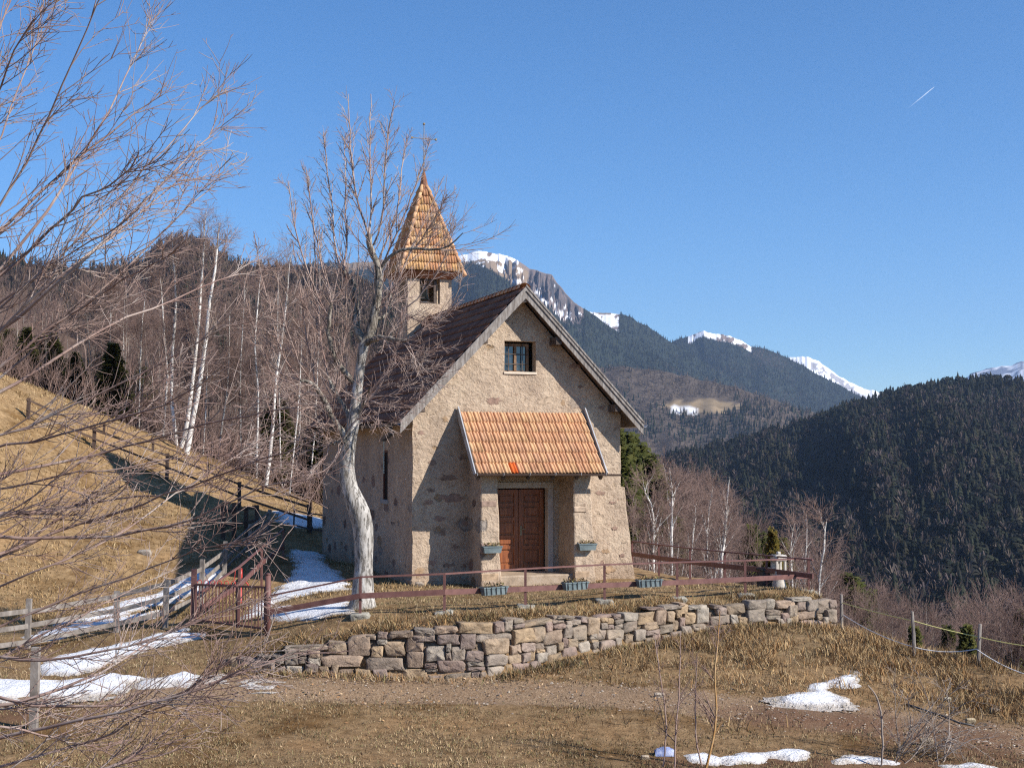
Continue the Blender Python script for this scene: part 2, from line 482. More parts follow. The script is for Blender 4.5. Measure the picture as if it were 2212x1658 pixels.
CXM, ZA, HS = 2.96, 7.86, 3.40               # ridge line, its height, half span at the eaves
PITCHR = 1.052
WW, LEN = 5.93, 11.2
OV0, OV1 = -0.52, 11.8


def roofz(x): return ZA - PITCHR * abs(x - CXM)


def plaster():
    t = NT("rough_plaster_with_bare_stones")
    v = t.mapping((1, 1, 1))
    dn = t.noise(3.0, 5, .6, v)
    wv = t.N.new("ShaderNodeVectorMath"); wv.operation = 'ADD'
    ds = t.N.new("ShaderNodeVectorMath"); ds.operation = 'SCALE'; ds.inputs['Scale'].default_value = .28
    t.ln(dn.outputs['Color'], ds.inputs[0]); t.ln(v, wv.inputs[0]); t.ln(ds.outputs[0], wv.inputs[1])
    n1 = t.noise(1.1, 6, .6, v); n2 = t.noise(11, 3, .6, v, .9); n3 = t.noise(4.5, 6, .72, v, .5)
    base = t.ramp(n1.outputs[0], [(.3, (.39, .302, .226)), (.5, (.475, .371, .275)), (.7, (.54, .435, .325))]).outputs[0]
    base = t.mix(.75, base, t.ramp(n2.outputs[0], [(.3, (.72, .69, .66)), (.5, (1, 1, 1)), (.7, (1.08, 1.06, 1.04))]).outputs[0], 'MULTIPLY')
    base = t.mix(.8, base, t.ramp(n3.outputs[0], [(.3, (.76, .715, .66)), (.48, (1, 1, 1)), (.75, (1.1, 1.08, 1.04))]).outputs[0], 'MULTIPLY')
    mp = t.N.new("ShaderNodeMapping"); mp.inputs['Scale'].default_value = (1.35, 1.35, 2.3); t.ln(wv.outputs[0], mp.inputs[0])
    vo = t.N.new("ShaderNodeTexVoronoi"); vo.inputs['Scale'].default_value = 1.0; vo.inputs['Randomness'].default_value = 1.0; t.ln(mp.outputs[0], vo.inputs['Vector'])
    sc = t.N.new("ShaderNodeSeparateColor"); t.ln(vo.outputs['Color'], sc.inputs[0])
    sz = t.N.new("ShaderNodeSeparateXYZ"); t.ln(v, sz.inputs[0])
    lowm = t.ramp(t.math('MULTIPLY', sz.outputs[2], .125), [(0.0, (.36, .36, .36)), (.3, (.27, .27, .27)), (.5, (.10, .10, .10)), (1, (.05, .05, .05))]).outputs[0]
    pick = t.math('LESS_THAN', sc.outputs[0], lowm)
    rad = t.math('MULTIPLY_ADD', sc.outputs[1], .26, .16)
    edge = t.math('SUBTRACT', rad, t.math('ADD', vo.outputs['Distance'], t.math('MULTIPLY', t.math('SUBTRACT', n3.outputs[0], .5), .3)))
    em = t.ramp(edge, [(.0, (0, 0, 0)), (.09, (1, 1, 1))]).outputs[0]
    fac = t.math('MULTIPLY', t.math('MULTIPLY', pick, em), .82)
    stone = t.ramp(sc.outputs[2], [(0, (.15, .095, .078)), (.3, (.235, .15, .125)), (.52, (.33, .22, .125)), (.7, (.19, .135, .12)), (.85, (.28, .25, .22)), (1, (.40, .31, .22))])
    stone.color_ramp.interpolation = 'CONSTANT'
    sto = t.mix(.8, stone.outputs[0], t.ramp(n2.outputs[0], [(.3, (.7, .7, .7)), (.7, (1.2, 1.2, 1.2))]).outputs[0], 'MULTIPLY')
    c = t.mix(fac, base, sto)
    # small chips where the render is worn through
    ch = t.noise(5.2, 4, .55, t.mapping((1, 1, 1.0), (0.3, 0, 0)))
    cm = t.ramp(ch.outputs[0], [(.665, (0, 0, 0)), (.70, (1, 1, 1))]).outputs[0]
    c = t.mix(t.math('MULTIPLY', cm, .55), c, (.27, .155, .11))
    # plaster tone darkens unevenly towards the foot
    foot = t.ramp(t.math('ADD', sz.outputs[2], t.math('MULTIPLY', n1.outputs[0], .5)), [(.25, (.74, .70, .66)), (.75, (1, 1, 1))]).outputs[0]
    c = t.mix(.8, c, foot, 'MULTIPLY')
    h = t.math('ADD', t.math('MULTIPLY', n2.outputs[0], .38), t.math('ADD', n3.outputs[0], t.math('MULTIPLY', fac, -.5)))
    t.bump(h, 1.0, .075)
    return t.out(c, .95, .12)


M_PL = plaster()
M_WOOD_GREY = simple("weathered_grey_wood", [(.16, .14, .125), (.33, .30, .27), (.50, .47, .43)], 5, .85, .4, 30, .008, stretch=(6, 1, 6))
M_BARGE = simple("weathered_barge_board", [(.11, .095, .085), (.23, .205, .185), (.36, .335, .31)], 2.2, .85, .5, 9, .01, stretch=(9, 3, 1.2))
M_WOOD_DARK = simple("dark_old_beam", [(.035, .025, .02), (.09, .068, .055), (.15, .12, .10)], 8, .8, .4, 30, .006)
M_WOOD_DOOR = simple("varnished_door_wood", [(.11, .034, .012), (.22, .068, .022), (.33, .115, .036)], 3, .45, .2, 20, .004, stretch=(5, 5, .6), spec=.4)
def tilemat():
    t = NT("terracotta_tiles"); n1 = t.noise(13, 5, .65); n2 = t.noise(1.7, 6, .7); n3 = t.noise(5, 6, .7)
    c = t.mix(1.0, t.attr().outputs[0], t.ramp(n1.outputs[0], [(.3, (.82,) * 3), (.7, (1.12,) * 3)]).outputs[0], 'MULTIPLY')
    c = t.mix(.8, c, t.ramp(n2.outputs[0], [(.32, (.66, .60, .56)), (.5, (1, 1, 1)), (.7, (1.06, 1.05, 1.0))]).outputs[0], 'MULTIPLY')
    li = t.ramp(n3.outputs[0], [(.62, (0, 0, 0)), (.72, (1, 1, 1))]).outputs[0]; c = t.mix(t.math('MULTIPLY', li, .4), c, (.30, .255, .15))
    t.bump(n1.outputs[0], .4, .01); return t.out(c, .85, .2)


M_TILE = tilemat()
M_RUST = simple("rusty_sheet_metal", [(.12, .05, .03), (.26, .11, .055), (.34, .18, .10)], 4, .7, .2, 20, .004)
M_IRON = simple("wrought_iron", [(.19, .155, .10), (.32, .26, .17)], 12, .6, .2, 40, .002, metal=.3)
M_ZINC = simple("grey_sheet_metal", [(.30, .31, .33), (.46, .47, .49)], 3, .4, .1, 20, .002, spec=.5)
M_GUT = simple("brown_painted_gutter", [(.075, .05, .042), (.11, .075, .062)], 6, .45, .1, 20, .002, spec=.4)
M_DARKGUT = simple("dark_gutter", [(.03, .03, .033), (.07, .07, .075)], 6, .5, .1, 20, .002, spec=.4)
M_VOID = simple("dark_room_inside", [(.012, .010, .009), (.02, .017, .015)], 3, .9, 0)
M_FRAMEST = simple("pale_door_stone", [(.40, .34, .29), (.52, .46, .40)], 5, .9, .4, 30, .006)
M_SILL = simple("pale_lime_sill", [(.55, .46, .36), (.68, .59, .47)], 7, .9, .4, 30, .006)

chapel = empty('chapel', C0, TH, 'small plastered stone chapel with tiled bell tower and red tile canopy over its door', 'chapel')


def grid_wall(x0, x1, z0, ztop, holes, step=.12):
    """cells of a wall face in (u,z); ztop(u) clips it; holes are (u0,u1,z0,z1)"""
    us = set(np.round(np.arange(x0, x1 + 1e-6, step), 3)) | {x0, x1, CXM if x0 < CXM < x1 else x0}
    zm = max(ztop(u) for u in np.linspace(x0, x1, 41))
    zs = set(np.round(np.arange(z0, zm + step, step), 3))
    for h in holes: us |= {h[0], h[1]}; zs |= {h[2], h[3]}
    us = sorted(us); zs = sorted(zs); U, Z = np.meshgrid(us, zs, indexing='ij')
    T = np.array([ztop(u) for u in us])[:, None]; Zc = np.minimum(Z, T)
    fs = []; n = len(zs)
    for i in range(len(us) - 1):
        for j in range(len(zs) - 1):
            if us[i + 1] - us[i] < 1e-4 or (Zc[i, j + 1] - Zc[i, j] < 1e-4 and Zc[i + 1, j + 1] - Zc[i + 1, j] < 1e-4): continue
            cu, cz = (us[i] + us[i + 1]) / 2, (zs[j] + zs[j + 1]) / 2
            if any(h[0] < cu < h[1] and h[2] < cz < h[3] for h in holes): continue
            fs.append((i * n + j, (i + 1) * n + j, (i + 1) * n + j + 1, i * n + j + 1))
    keep = np.zeros(U.size, bool); hole = np.zeros(U.size, bool)
    u, z = U.ravel(), Zc.ravel()
    for h in holes: hole |= (u >= h[0] - 1e-4) & (u <= h[1] + 1e-4) & (z >= h[2] - 1e-4) & (z <= h[3] + 1e-4)
    return u, z, fs, hole


def reveal(mb, h, y0, y1, axis='y'):
    a, b, c, d = h
    q = [(a, c), (b, c), (b, d), (a, d)]
    for i in range(4):
        p, r = q[i], q[(i + 1) % 4]
        V = [[p[0], y0, p[1]], [r[0], y0, r[1]], [r[0], y1, r[1]], [p[0], y1, p[1]]]
        if axis == 'x': V = [[w[1], w[0], w[2]] for w in V]
        mb.add(V, [(0, 1, 2, 3)])


WIN = (2.54, 3.44, 5.60, 6.44)
DOOR = (2.30, 3.83, 0.02, 2.52)
SLIT = (2.53, 3.08, 2.14, 3.52)


def chapel_walls():
    mb = MB(); eave = lambda u: roofz(u) - .24
    # front gable
    u, z, fs, hole = grid_wall(0, WW, -.3, eave, [WIN, DOOR])
    edge = (u < .01) | (u > WW - .01)
    y = (fbm(u * 2.2, z * 2.2, 5, 4) - .5) * .055; y = np.where(u > 5.3, np.maximum(y, 0.004), y); y[hole] = 0; y[edge] = 0
    du = (fbm(z * 2.6, z * 0 + 1, 8, 3) - .5) * .05
    uu = u + np.where(edge, du, 0)
    mb.add(np.stack([uu, y, z], 1), fs)
    reveal(mb, WIN, 0, .30); reveal(mb, DOOR, 0, .25)
    # left flank, right flank, back
    u, z, fs, hole = grid_wall(0, LEN, -.4, lambda q: roofz(0) - .24, [SLIT], .16)
    x = (fbm(u * 2.0 + 40, z * 2.0, 6, 4) - .5) * .055; x[hole | (u < .01)] = 0
    x += np.where(u < .01, (fbm(z * 2.6, z * 0 + 1, 8, 3) - .5) * .05, 0)
    mb.add(np.stack([x, u, z], 1), [f[::-1] for f in fs])
    reveal(mb, SLIT, 0, .055, 'x')
    mb.add([[WW, 0, -.4], [WW, LEN, -.4], [WW, LEN, roofz(WW) - .24], [WW, 0, roofz(WW) - .24]], [(0, 1, 2, 3)])
    mb.add([[0, LEN, -.4], [WW, LEN, -.4], [WW, LEN, roofz(WW) - .24], [CXM, LEN, ZA - .24], [0, LEN, roofz(0) - .24]], [(4, 3, 2, 1, 0)])
    # battered buttress on the right corner
    bz = 2.50
    poly = [(WW - .003, -.3), (6.36, -.3), (6.34, 0.0), (6.19, 1.3), (6.07, bz - .07), (6.02, bz), (WW - .003, bz + .03)]
    rows = np.linspace(-.3, bz, 20); V = []
    for q in rows:
        xo = 6.355 - .295 * max(q, 0) / bz + (fbm(np.array([q * 3.1]), np.array([2.]), 4, 3)[0] - .5) * .06
        V += [[WW - .5, .01, q], [xo - .03, -.006, q], [xo, .04, q], [xo, 1.6, q]]
    Fs = []
    for i in range(19):
        for k in range(3): Fs.append((i * 4 + k, i * 4 + k + 1, i * 4 + 5 + k, i * 4 + 4 + k))
    V += [[WW - .06, .01, bz + .04], [WW - .06, 1.6, bz + .06]]; n = len(V)
    Fs.append((19 * 4, 19 * 4 + 1, 19 * 4 + 2, 19 * 4 + 3, n - 1, n - 2))
    mb.add(V, Fs)
    # corner plinth stones on the left
    mb.box((-.07, -.10, -.35), (.36, .45, .17), bev=.04)
    o = mb.build('wall', M_PL, chapel)
    return o


wall_o = chapel_walls()

# bare stones that show through the render where the photograph has them (thin irregular flakes on the wall)
M_FLAKE = vcolmat("bare_masonry_stone", .95, .45, 9)


def flakes():
    rng = np.random.default_rng(3)
    red, drk, och, gry, pal = (.20, .115, .10), (.13, .085, .072), (.34, .22, .115), (.29, .255, .215), (.43, .345, .25)
    L = [(1067, 865, 32, 14, red), (1241, 871, 26, 20, gry), (1217, 869, 9, 13, och), (1180, 865, 40, 14, pal), (970, 1032, 38, 12, drk), (935, 1000, 18, 10, drk), (930, 1058, 16, 8, drk),
         (1000, 988, 14, 10, drk), (975, 1075, 46, 16, red), (1026, 1058, 10, 13, drk), (958, 1150, 12, 12, drk), (925, 1085, 18, 9, red), (1240, 790, 26, 9, red), (1255, 835, 12, 7, red), (930, 890, 18, 12, pal), (962, 905, 12, 11, och),
         (905, 870, 12, 9, pal), (935, 1215, 20, 10, red), (970, 1220, 26, 9, drk), (950, 1120, 22, 12, red), (1005, 1130, 14, 10, red), (910, 935, 12, 8, red), (1310, 960, 12, 7, pal), (1300, 880, 14, 7, red), (985, 1180, 14, 8, drk),
         (905, 1235, 22, 18, och), (1300, 1065, 22, 9, red), (1318, 1230, 30, 14, och), (1300, 1110, 9, 12, pal), (1330, 1140, 12, 8, red), (1310, 1190, 16, 10, och), (1345, 1200, 12, 8, red), (1325, 1085, 14, 6, red), (1302, 1215, 8, 10, red), (1350, 1170, 10, 6, pal)]
    for px, py, w, h, c in L:
        x, _, z = loc(px, py, 'y', -.055 if px > 1290 and py > 1050 else -.028)
        n = 22; a = np.linspace(0, 2 * math.pi, n, endpoint=False) + rng.uniform(0, 6)
        r = 1 + rng.uniform(-.42, .35, n)
        W, H = w / 80 * .55, h / 80 * .55; c = tuple(.58 * q + .42 * p for q, p in zip(c, (.44, .325, .235)))
        qx = x + .97 * W * r * np.cos(a); qz = z + .97 * H * r * np.sin(a); yw = (fbm(qx * 2.2, qz * 2.2, 5, 4) - .5) * .055; yw = np.where(qx > 5.3, np.maximum(yw, .004), yw); yw = np.where((qx > 5.4) & (qz < 2.5), np.minimum(yw, -.008), yw) - .007
        V = [[x + W * r[i] * math.cos(a[i]), .04, z + H * r[i] * math.sin(a[i])] for i in range(n)] + [[x + .97 * W * r[i] * math.cos(a[i]), yw[i], z + .97 * H * r[i] * math.sin(a[i])] for i in range(n)]
        MB().add(V, [tuple(range(n, 2 * n))] + [(i, (i + 1) % n, n + (i + 1) % n, n + i) for i in range(n)], c).build('bare_stone', M_FLAKE, chapel, col=True)


flakes()


def tile_field(O, u, v, W, L, tw, tl, pal, rng, clip=None, ribs=2, hgt=.032, lift=.03, odd=()):
    """rows of individual clay tiles: O top-left corner, u across, v down the slope"""
    O, u, v = (np.asarray(q, float) for q in (O, u, v)); n = np.cross(v, u); n /= np.linalg.norm(n)
    if n[2] < 0: n = -n
    nc, nr = max(1, round(W / tw)), max(1, round(L / tl)); tw, tl = W / nc, L / nr
    K = 4 * ribs + 1; V = []; Fs = []; C = []; base = 0
    s = np.linspace(0, 1, K); prof = np.abs(np.sin(s * math.pi * ribs)) ** .8 * hgt
    for r in range(nr):
        for c in range(nc):
            if clip is not None and not clip((c + .5) * tw, (r + .8) * tl): continue
            col = np.array(pal[rng.integers(len(pal))]) * rng.uniform(.94, 1.06)
            if (r, c) in odd: col = np.array((.62, .13, .03))
            j = rng.uniform(-.003, .003, 3)
            for k, (dv, dh, pf) in enumerate(((0, 0.0, 1), (1.04, lift, 1), (1.04, lift - .03, .6))):
                q = O + u * ((c + s) * tw + j[0])[:, None] + v * ((r + dv) * tl + j[1]) + n * (prof * pf + dh + j[2])[:, None]
                V.append(q); C.append(np.tile(col, (K, 1)))
            for k in range(2):
                a = base + k * K
                for i in range(K - 1): Fs.append((a + i, a + i + 1, a + K + i + 1, a + K + i))
            base += 3 * K
    return np.concatenate(V), np.array(Fs), np.concatenate(C)


PAL = [(.58, .335, .19), (.59, .35, .195), (.57, .32, .18), (.61, .37, .205), (.57, .315, .18), (.59, .36, .195), (.54, .31, .185)]
PALD = [(.22, .118, .082), (.19, .105, .078), (.25, .135, .09), (.17, .095, .07), (.22, .13, .092)]


def roof():
    rng = np.random.default_rng(11)
    sl = math.hypot(1, PITCHR); v_l = np.array([-1, 0, -PITCHR]) / sl; v_r = np.array([1, 0, -PITCHR]) / sl
    SL = HS * sl - .02
    V1, F1, C1 = tile_field((CXM, OV0 + .05, ZA - .03), (0, 1, 0), v_l, OV1 - OV0 - .1, SL, .24, .36, PALD, rng, hgt=.042, lift=.055)
    V2, F2, C2 = tile_field((CXM, OV0 + .05, ZA - .03), (0, 1, 0), v_r, OV1 - OV0 - .1, SL, .24, .36, PALD, rng, ribs=1)
    o = npmesh('roof', np.concatenate([V1, V2]), [np.concatenate([F1, F2 + len(V1)])], M_TILE, chapel, np.concatenate([C1, C2]))
    # boarding below the tiles
    mb = MB()
    for v in (v_l, v_r):
        a = np.array([CXM, OV0 + .02, ZA - .06]); b = a + v * (SL - .03); d = np.array([0, OV1 - OV0 - .04, 0]); w = np.array([0, 0, -.10])
        q = [a, b, b + d, a + d]; q = q + [p + w for p in q]
        mb.add(q, [(0, 1, 2, 3), (7, 6, 5, 4), (0, 4, 5, 1), (1, 5, 6, 2), (2, 6, 7, 3), (3, 7, 4, 0)])
    mb.build('roof_boarding', M_WOOD_DARK, chapel)
    # ridge tiles
    V = []; Fs = []; C = []; b = 0; y = OV0 + .06
    while y < OV1 - .2:
        col = np.array(PAL[rng.integers(len(PAL))]) * rng.uniform(.85, 1.15); an = np.linspace(-.15, math.pi + .15, 8)
        for yy, r in ((y, .155), (y + .38, .125)):
            V += [[CXM + r * math.cos(q), yy, ZA - .02 + r * .8 * math.sin(q)] for q in an]; C += [col] * 8
        for i in range(7): Fs.append((b + i, b + i + 1, b + 9 + i, b + 8 + i))
        b += 16; y += .33
    npmesh('ridge_tiles', V, [np.array(Fs)], M_TILE, chapel, np.array(C))
    # barge boards: a broad lower plank and a narrow upper one, front and back
    for yb in (OV0, OV1):
        for sgn, v in ((-1, v_l), (1, v_r)):
            f = -1 if yb < 0 else 1
            mb = MB(); n = np.array([-v[2], 0, v[0]]) if sgn > 0 else np.array([v[2], 0, -v[0]]); n = n if n[2] > 0 else -n
            A = np.array([CXM, yb, ZA - .02]); up = np.array([0, 0, 1.0])
            def plank(z0, z1, y0, y1):
                a = A + np.array([0, 0, 0]); e = A + v * (SL + .06)
                V = [a + up * z1, e + up * z1, e + up * z0, a + up * z0]
                W = [p + np.array([0, y0, 0]) for p in V] + [p + np.array([0, y1, 0]) for p in V]
                mb.add(W, [(0, 1, 2, 3), (7, 6, 5, 4), (0, 4, 5, 1), (1, 5, 6, 2), (2, 6, 7, 3), (3, 7, 4, 0)])
            plank(-.30, -.09, f * -.0, f * -.045)
            plank(-.10, .02, f * -.0 + f * .03, f * -.02)
            if sgn > 0: plank(.01, .07, f * .05, f * .01)
            mb.build('barge_board', M_BARGE, chapel)


roof()

# purlin ends under the gable overhang
for px, py in ((1131, 646), (1047, 731), (1206, 734), (911, 879), (1334, 879)):
    x, _, z = loc(px, py, 'y', -.42)
    d = 0.0 if px == 1131 else 0.05
    MB().box((x - .085, -.45, z - .08 - d), (x + .085, .25, z + .08), bev=.008).build('purlin_end', M_WOOD_DARK if px != 1131 else M_WOOD_GREY, chapel)


def window(h, y):
    a, b, c, d = h
    f = MB(); w = .075
    x1 = b - .12
    f.box((a, y, c), (a + w, y + .07, d - .05)); f.box((x1 - w, y, c), (x1, y + .07, d - .05)); f.box((a + w, y, c), (x1 - w, y + .07, c + .055)); f.box((a + w, y, d - .05 - w), (x1 - w, y + .07, d - .05))
    xm = (a + x1) / 2
    f.box((xm - .035, y - .012, c + .055), (xm + .035, y + .06, d - .05 - w))
    fr = f.build('window', M_WFRAME, chapel)
    g = MB(); g.box((a + w, y + .04, c + .055), (x1 - w, y + .055, d - .05 - w)); g.build('pane', M_GLASS, fr)
    bar = MB()
    for k in (.25, .75): bar.box((a + (x1 - a) * k - .011, y - .035, c + .01), (a + (x1 - a) * k + .011, y - .014, d - .06))
    for k in (.28, .60): bar.box((a + .01, y - .033, c + (d - c) * k - .010), (x1 - .01, y - .016, c + (d - c) * k + .010))
    bar.build('iron_grille', M_WOOD_DARK, fr)
    MB().box((a - .03, -.03, c - .06), (b + .03, .29, c + .012), bev=.012).build('sill', M_SILL, fr)
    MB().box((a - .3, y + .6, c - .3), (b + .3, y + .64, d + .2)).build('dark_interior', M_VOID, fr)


t = NT("old_window_glass"); gb = t.noise(3, 3, .5); t.bump(gb.outputs[0], .25, .02)
M_GLASS = t.out((.035, .045, .06), .06, .9)
M_WFRAME = simple("weathered_window_frame", [(.10, .055, .03), (.19, .11, .06), (.26, .165, .10)], 6, .7, .2)
window(WIN, .24)

# double door, its stone frame and step
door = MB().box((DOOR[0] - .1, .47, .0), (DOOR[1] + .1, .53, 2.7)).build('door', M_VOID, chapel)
dm = (DOOR[0] + DOOR[1]) / 2 - .02
for a, b in ((DOOR[0] + .02, dm - .004), (dm + .004, DOOR[1] - .06)):
    mb = MB(); y = .27; zb, zt = .31, 2.46; st = .13
    mb.box((a, y, zb), (a + st, y + .05, zt), bev=.006); mb.box((b - st, y, zb), (b, y + .05, zt), bev=.006)
    zr = [zb, zb + .22, .98, 1.10, 1.40, 1.50, 1.86, 1.95, zt - .13, zt]
    rails = [(zb, zb + .15), (.86, .95), (1.16, 1.24), (1.62, 1.72), (2.02, 2.10), (zt - .12, zt)]
    for r0, r1 in rails: mb.box((a + st, y + .001, r0), (b - st, y + .047, r1), bev=.006)
    for k in range(len(rails) - 1): mb.box((a + st, y + .036, rails[k][1]), (b - st, y + .045, rails[k + 1][0]))
    for k in range(len(rails) - 1):
        mb.box((a + st + .045, y + .012, rails[k][1] + .045), (b - st - .045, y + .038, rails[k + 1][0] - .045), bev=.012)
    leaf = mb.build('door_leaf', M_WOOD_DOOR, door)
hd = MB(); hd.box((dm + .035, .255, 1.22), (dm + .085, .268, 1.48)); hd.tube([(dm + .06, .262, 1.4), (dm + .06, .215, 1.4), (dm + .17, .21, 1.395)], .011, 6)
hd.build('door_handle', M_IRON, door)
fr = MB(); fr.box((DOOR[1] - .055, -.03, .26), (DOOR[1] + .10, .22, 2.50), bev=.01); fr.box((DOOR[0] - .10, -.03, .26), (DOOR[0] + .015, .22, 2.50), bev=.01); fr.box((DOOR[0] - .10, -.032, 2.50), (DOOR[1] + .10, .22, 2.66), bev=.01)
fr.build('door_frame', M_FRAMEST, chapel)
stp = MB(); stp.box((1.95, -1.02, -.25), (4.16, .46, .27), bev=.03)
stp.build('doorstep', simple("worn_stone_step", [(.22, .17, .125), (.36, .28, .20), (.42, .34, .26)], 4, .95, .6, 20, .02), chapel)

# porch piers: deep battered side walls that carry the canopy
QP, ZT, ZB = 1.45, 4.50, 2.92


def canz(y): return ZT + (ZB - ZT) * (-y) / QP          # canopy underside height at local y (negative = outwards)


def pier(xa, xb, batter):
    """xa, xb at the top; the front face leans out towards the foot"""
    V = []; nz = 16; front = []
    rng = np.random.default_rng(int(xa * 100))
    for k in range(nz):
        z = -.25 + (2.95 + .25) * k / (nz - 1)
        g = (2.95 - max(z, 0)) / 2.95
        j = rng.uniform(-.016, .016, 4); jy = rng.uniform(-.02, .02)
        yf = -1.02 - batter * g + jy; xl = xa - .03 * g + j[0]; xr = xb + .07 * g + j[1]
        if z > 2.3: yf = max(yf, -1.06)
        V += [[xl, .03, z], [xl + .0, yf + .02, z], [xl + .03, yf, z], [xr - .03, yf, z], [xr, yf + .02, z], [xr, .03, z]]
    zt = canz(-1.0) - .02
    V += [[xa, .03, canz(0) - .1], [xa, -1.0, zt], [xa + .03, -1.0, zt], [xb - .03, -1.0, zt], [xb, -1.0, zt], [xb, .03, canz(0) - .1]]
    Fs = []
    for k in range(nz):
        for i in range(5): Fs.append((k * 6 + i, k * 6 + i + 1, k * 6 + 7 + i, k * 6 + 6 + i))
    Fs.append(tuple(nz * 6 + i for i in range(6)))
    mb = MB(); mb.add(V, Fs)
    return mb.build('porch_pier', M_PL, chapel)


pier(1.54, 1.98, .12); pier(4.11, 4.60, .14)
# bare stones of the piers
for px, py, w, h, c in ((1058, 1088, 30, 13, (.24, .155, .13)), (1061, 1184, 30, 22, (.17, .115, .105)), (1066, 1246, 34, 16, (.42, .29, .17)), (1262, 1240, 30, 14, (.40, .28, .17)), (1256, 1100, 26, 12, (.47, .36, .26)), (1295, 1152, 20, 12, (.24, .18, .14))):
    x, _, z = loc(px, py, 'y', -1.1); W, H = w / 82 / 2, h / 82 / 2
    g = (2.95 - max(z, 0)) / 2.95; yf = -1.02 - (.12 if px < 1150 else .14) * g
    if px == 1295: continue
    xa, xb = (1.54 - .03 * g, 1.98 + .07 * g) if px < 1150 else (4.11 - .03 * g, 4.60 + .07 * g)
    MB().box((xa - .012, yf - .022, z - H), (min(xb + .012, xa + 2 * W + .05), yf + .06, z + H), col=tuple(.6 * q + .4 * p for q, p in zip(c, (.44, .335, .25))), bev=.02).build('corner_stone', M_FLAKE, chapel, col=True)

# canopy over the door
can = MB()
xl, xr = 1.24, 4.83; vv = np.array([0, -QP, ZB - ZT]); vl = np.linalg.norm(vv); vv = vv / vl
nn = np.array([0, vv[2], -vv[1]]); nn = nn if nn[2] > 0 else -nn
for k in range(9):
    a = np.array([xl + .01, 0, 0]) + np.array([0, 0, ZT - .06]) + vv * (vl * k / 9); b = np.array([xl + .01, 0, 0]) + np.array([0, 0, ZT - .06]) + vv * (vl * (k + 1) / 9 - .008)
    q = [a, b, b + np.array([xr - xl - .02, 0, 0]), a + np.array([xr - xl - .02, 0, 0])]; q = q + [p - nn * .03 for p in q]
    can.add(q, [(0, 1, 2, 3), (7, 6, 5, 4), (0, 4, 5, 1), (1, 5, 6, 2), (2, 6, 7, 3), (3, 7, 4, 0)])
for x in np.linspace(xl + .1, xr - .1, 6):
    a = np.array([x, .02, ZT - .17]); can.bar(a, a + vv * (vl - .04), .08, .11, up=nn)
can.box((xl + .05, -1.12, canz(-1.05) - .30), (xr - .05, -.98, canz(-1.05) - .19))
canopy = can.build('canopy', M_WOOD_DARK, chapel)
rng = np.random.default_rng(5)
V, Fq, C = tile_field((xl + .03, 0, ZT), (1, 0, 0), vv, xr - xl - .06, vl + .03, .19, .355, PAL, rng, odd={(5, 5)}, hgt=.055, lift=.05)
npmesh('canopy_tiles', V, [Fq], M_TILE, canopy, C)
for x in (xl - .03, xr + .01):
    a = np.array([x, .0, ZT + .02]); e = a + vv * (vl + .06) + np.array([0, 0, -.02])
    s = MB(); q = [a + nn * .10 + np.array([0, 0, .08]), e + nn * .07, e - nn * .07, a - nn * .08]; q = q + [p + np.array([.03, 0, 0]) for p in q]
    s.add(q, [(0, 1, 2, 3), (7, 6, 5, 4), (0, 4, 5, 1), (1, 5, 6, 2), (2, 6, 7, 3), (3, 7, 4, 0)])
    s.build('side_flashing', M_ZINC, canopy)


def halfpipe(mb, a, b, r, n=8, th=.006):
    a = np.asarray(a, float); b = np.asarray(b, float); t = (b - a) / np.linalg.norm(b - a); s = np.cross(t, (0, 0, 1)); s /= np.linalg.norm(s)
    V = []
    for p in (a, b):
        for rr in (r, r - th):
            for i in range(n + 1):
                q = math.pi * i / n; V.append(p + s * rr * math.cos(q) - np.array([0, 0, 1]) * rr * math.sin(q))
    m = n + 1; Fs = []
    for i in range(n):
        Fs.append((i, i + 1, 2 * m + i + 1, 2 * m + i)); Fs.append((m + i + 1, m + i, 3 * m + i, 3 * m + i + 1))
        Fs.append((i + 1, i, m + i, m + i + 1)); Fs.append((2 * m + i, 2 * m + i + 1, 3 * m + i + 1, 3 * m + i))
    Fs += [(0, 2 * m, 3 * m, m), (n, m + n, 3 * m + n, 2 * m + n)]
    mb.add(V, Fs)


g = MB(); gy, gzz = -QP - .065, ZB - .015
halfpipe(g, (xl - .05, gy, gzz), (xr + .42, gy, gzz - .02), .055)
cg = g.build('canopy_gutter', M_GUT, canopy)
for k in range(6):
    x = xl + .02 + k * (xr - xl - .04) / 5; q = MB()
    q.tube([(x, gy + .07, gzz + .03), (x, gy + .05, gzz - .04), (x, gy, gzz - .064), (x, gy - .052, gzz - .04), (x, gy - .066, gzz + .02)], .009, 5)
    q.build('gutter_bracket', M_ZINC, cg)

# eaves gutters, spout and rain chain
for sgn in (-1, 1):
    x = CXM + sgn * (HS + .07); z = ZA - PITCHR * HS - .07
    g = MB(); halfpipe(g, (x, OV0 + .0, z), (x, OV1, z - .02), .075); gut = g.build('gutter', M_DARKGUT if sgn < 0 else M_ZINC, chapel)
    if sgn < 0:
        s = MB(); s.tube([(x, .30, z - .05), (x + .0, .32, z - .16), (x + .05, .40, z - .25)], .055, 8); s.bar((x + .05, .34, z - .24), (x - .02, .98, z - .42), .12, .09)
        s.build('gutter_spout', M_DARKGUT, gut)
        ch = MB(); zz = z - .46
        for k in range(24):
            ch.box((x - .02 - .016, .93 - .007, zz - .03), (x - .02 + .016, .93 + .007, zz), col=None) if k % 2 else ch.box((x - .02 - .007, .93 - .016, zz - .03), (x - .02 + .007, .93 + .016, zz))
            zz -= .036
        ch.build('rain_chain', simple("pale_chain", [(.30, .36, .32), (.42, .48, .44)], 9, .5, 0, metal=.3), gut)

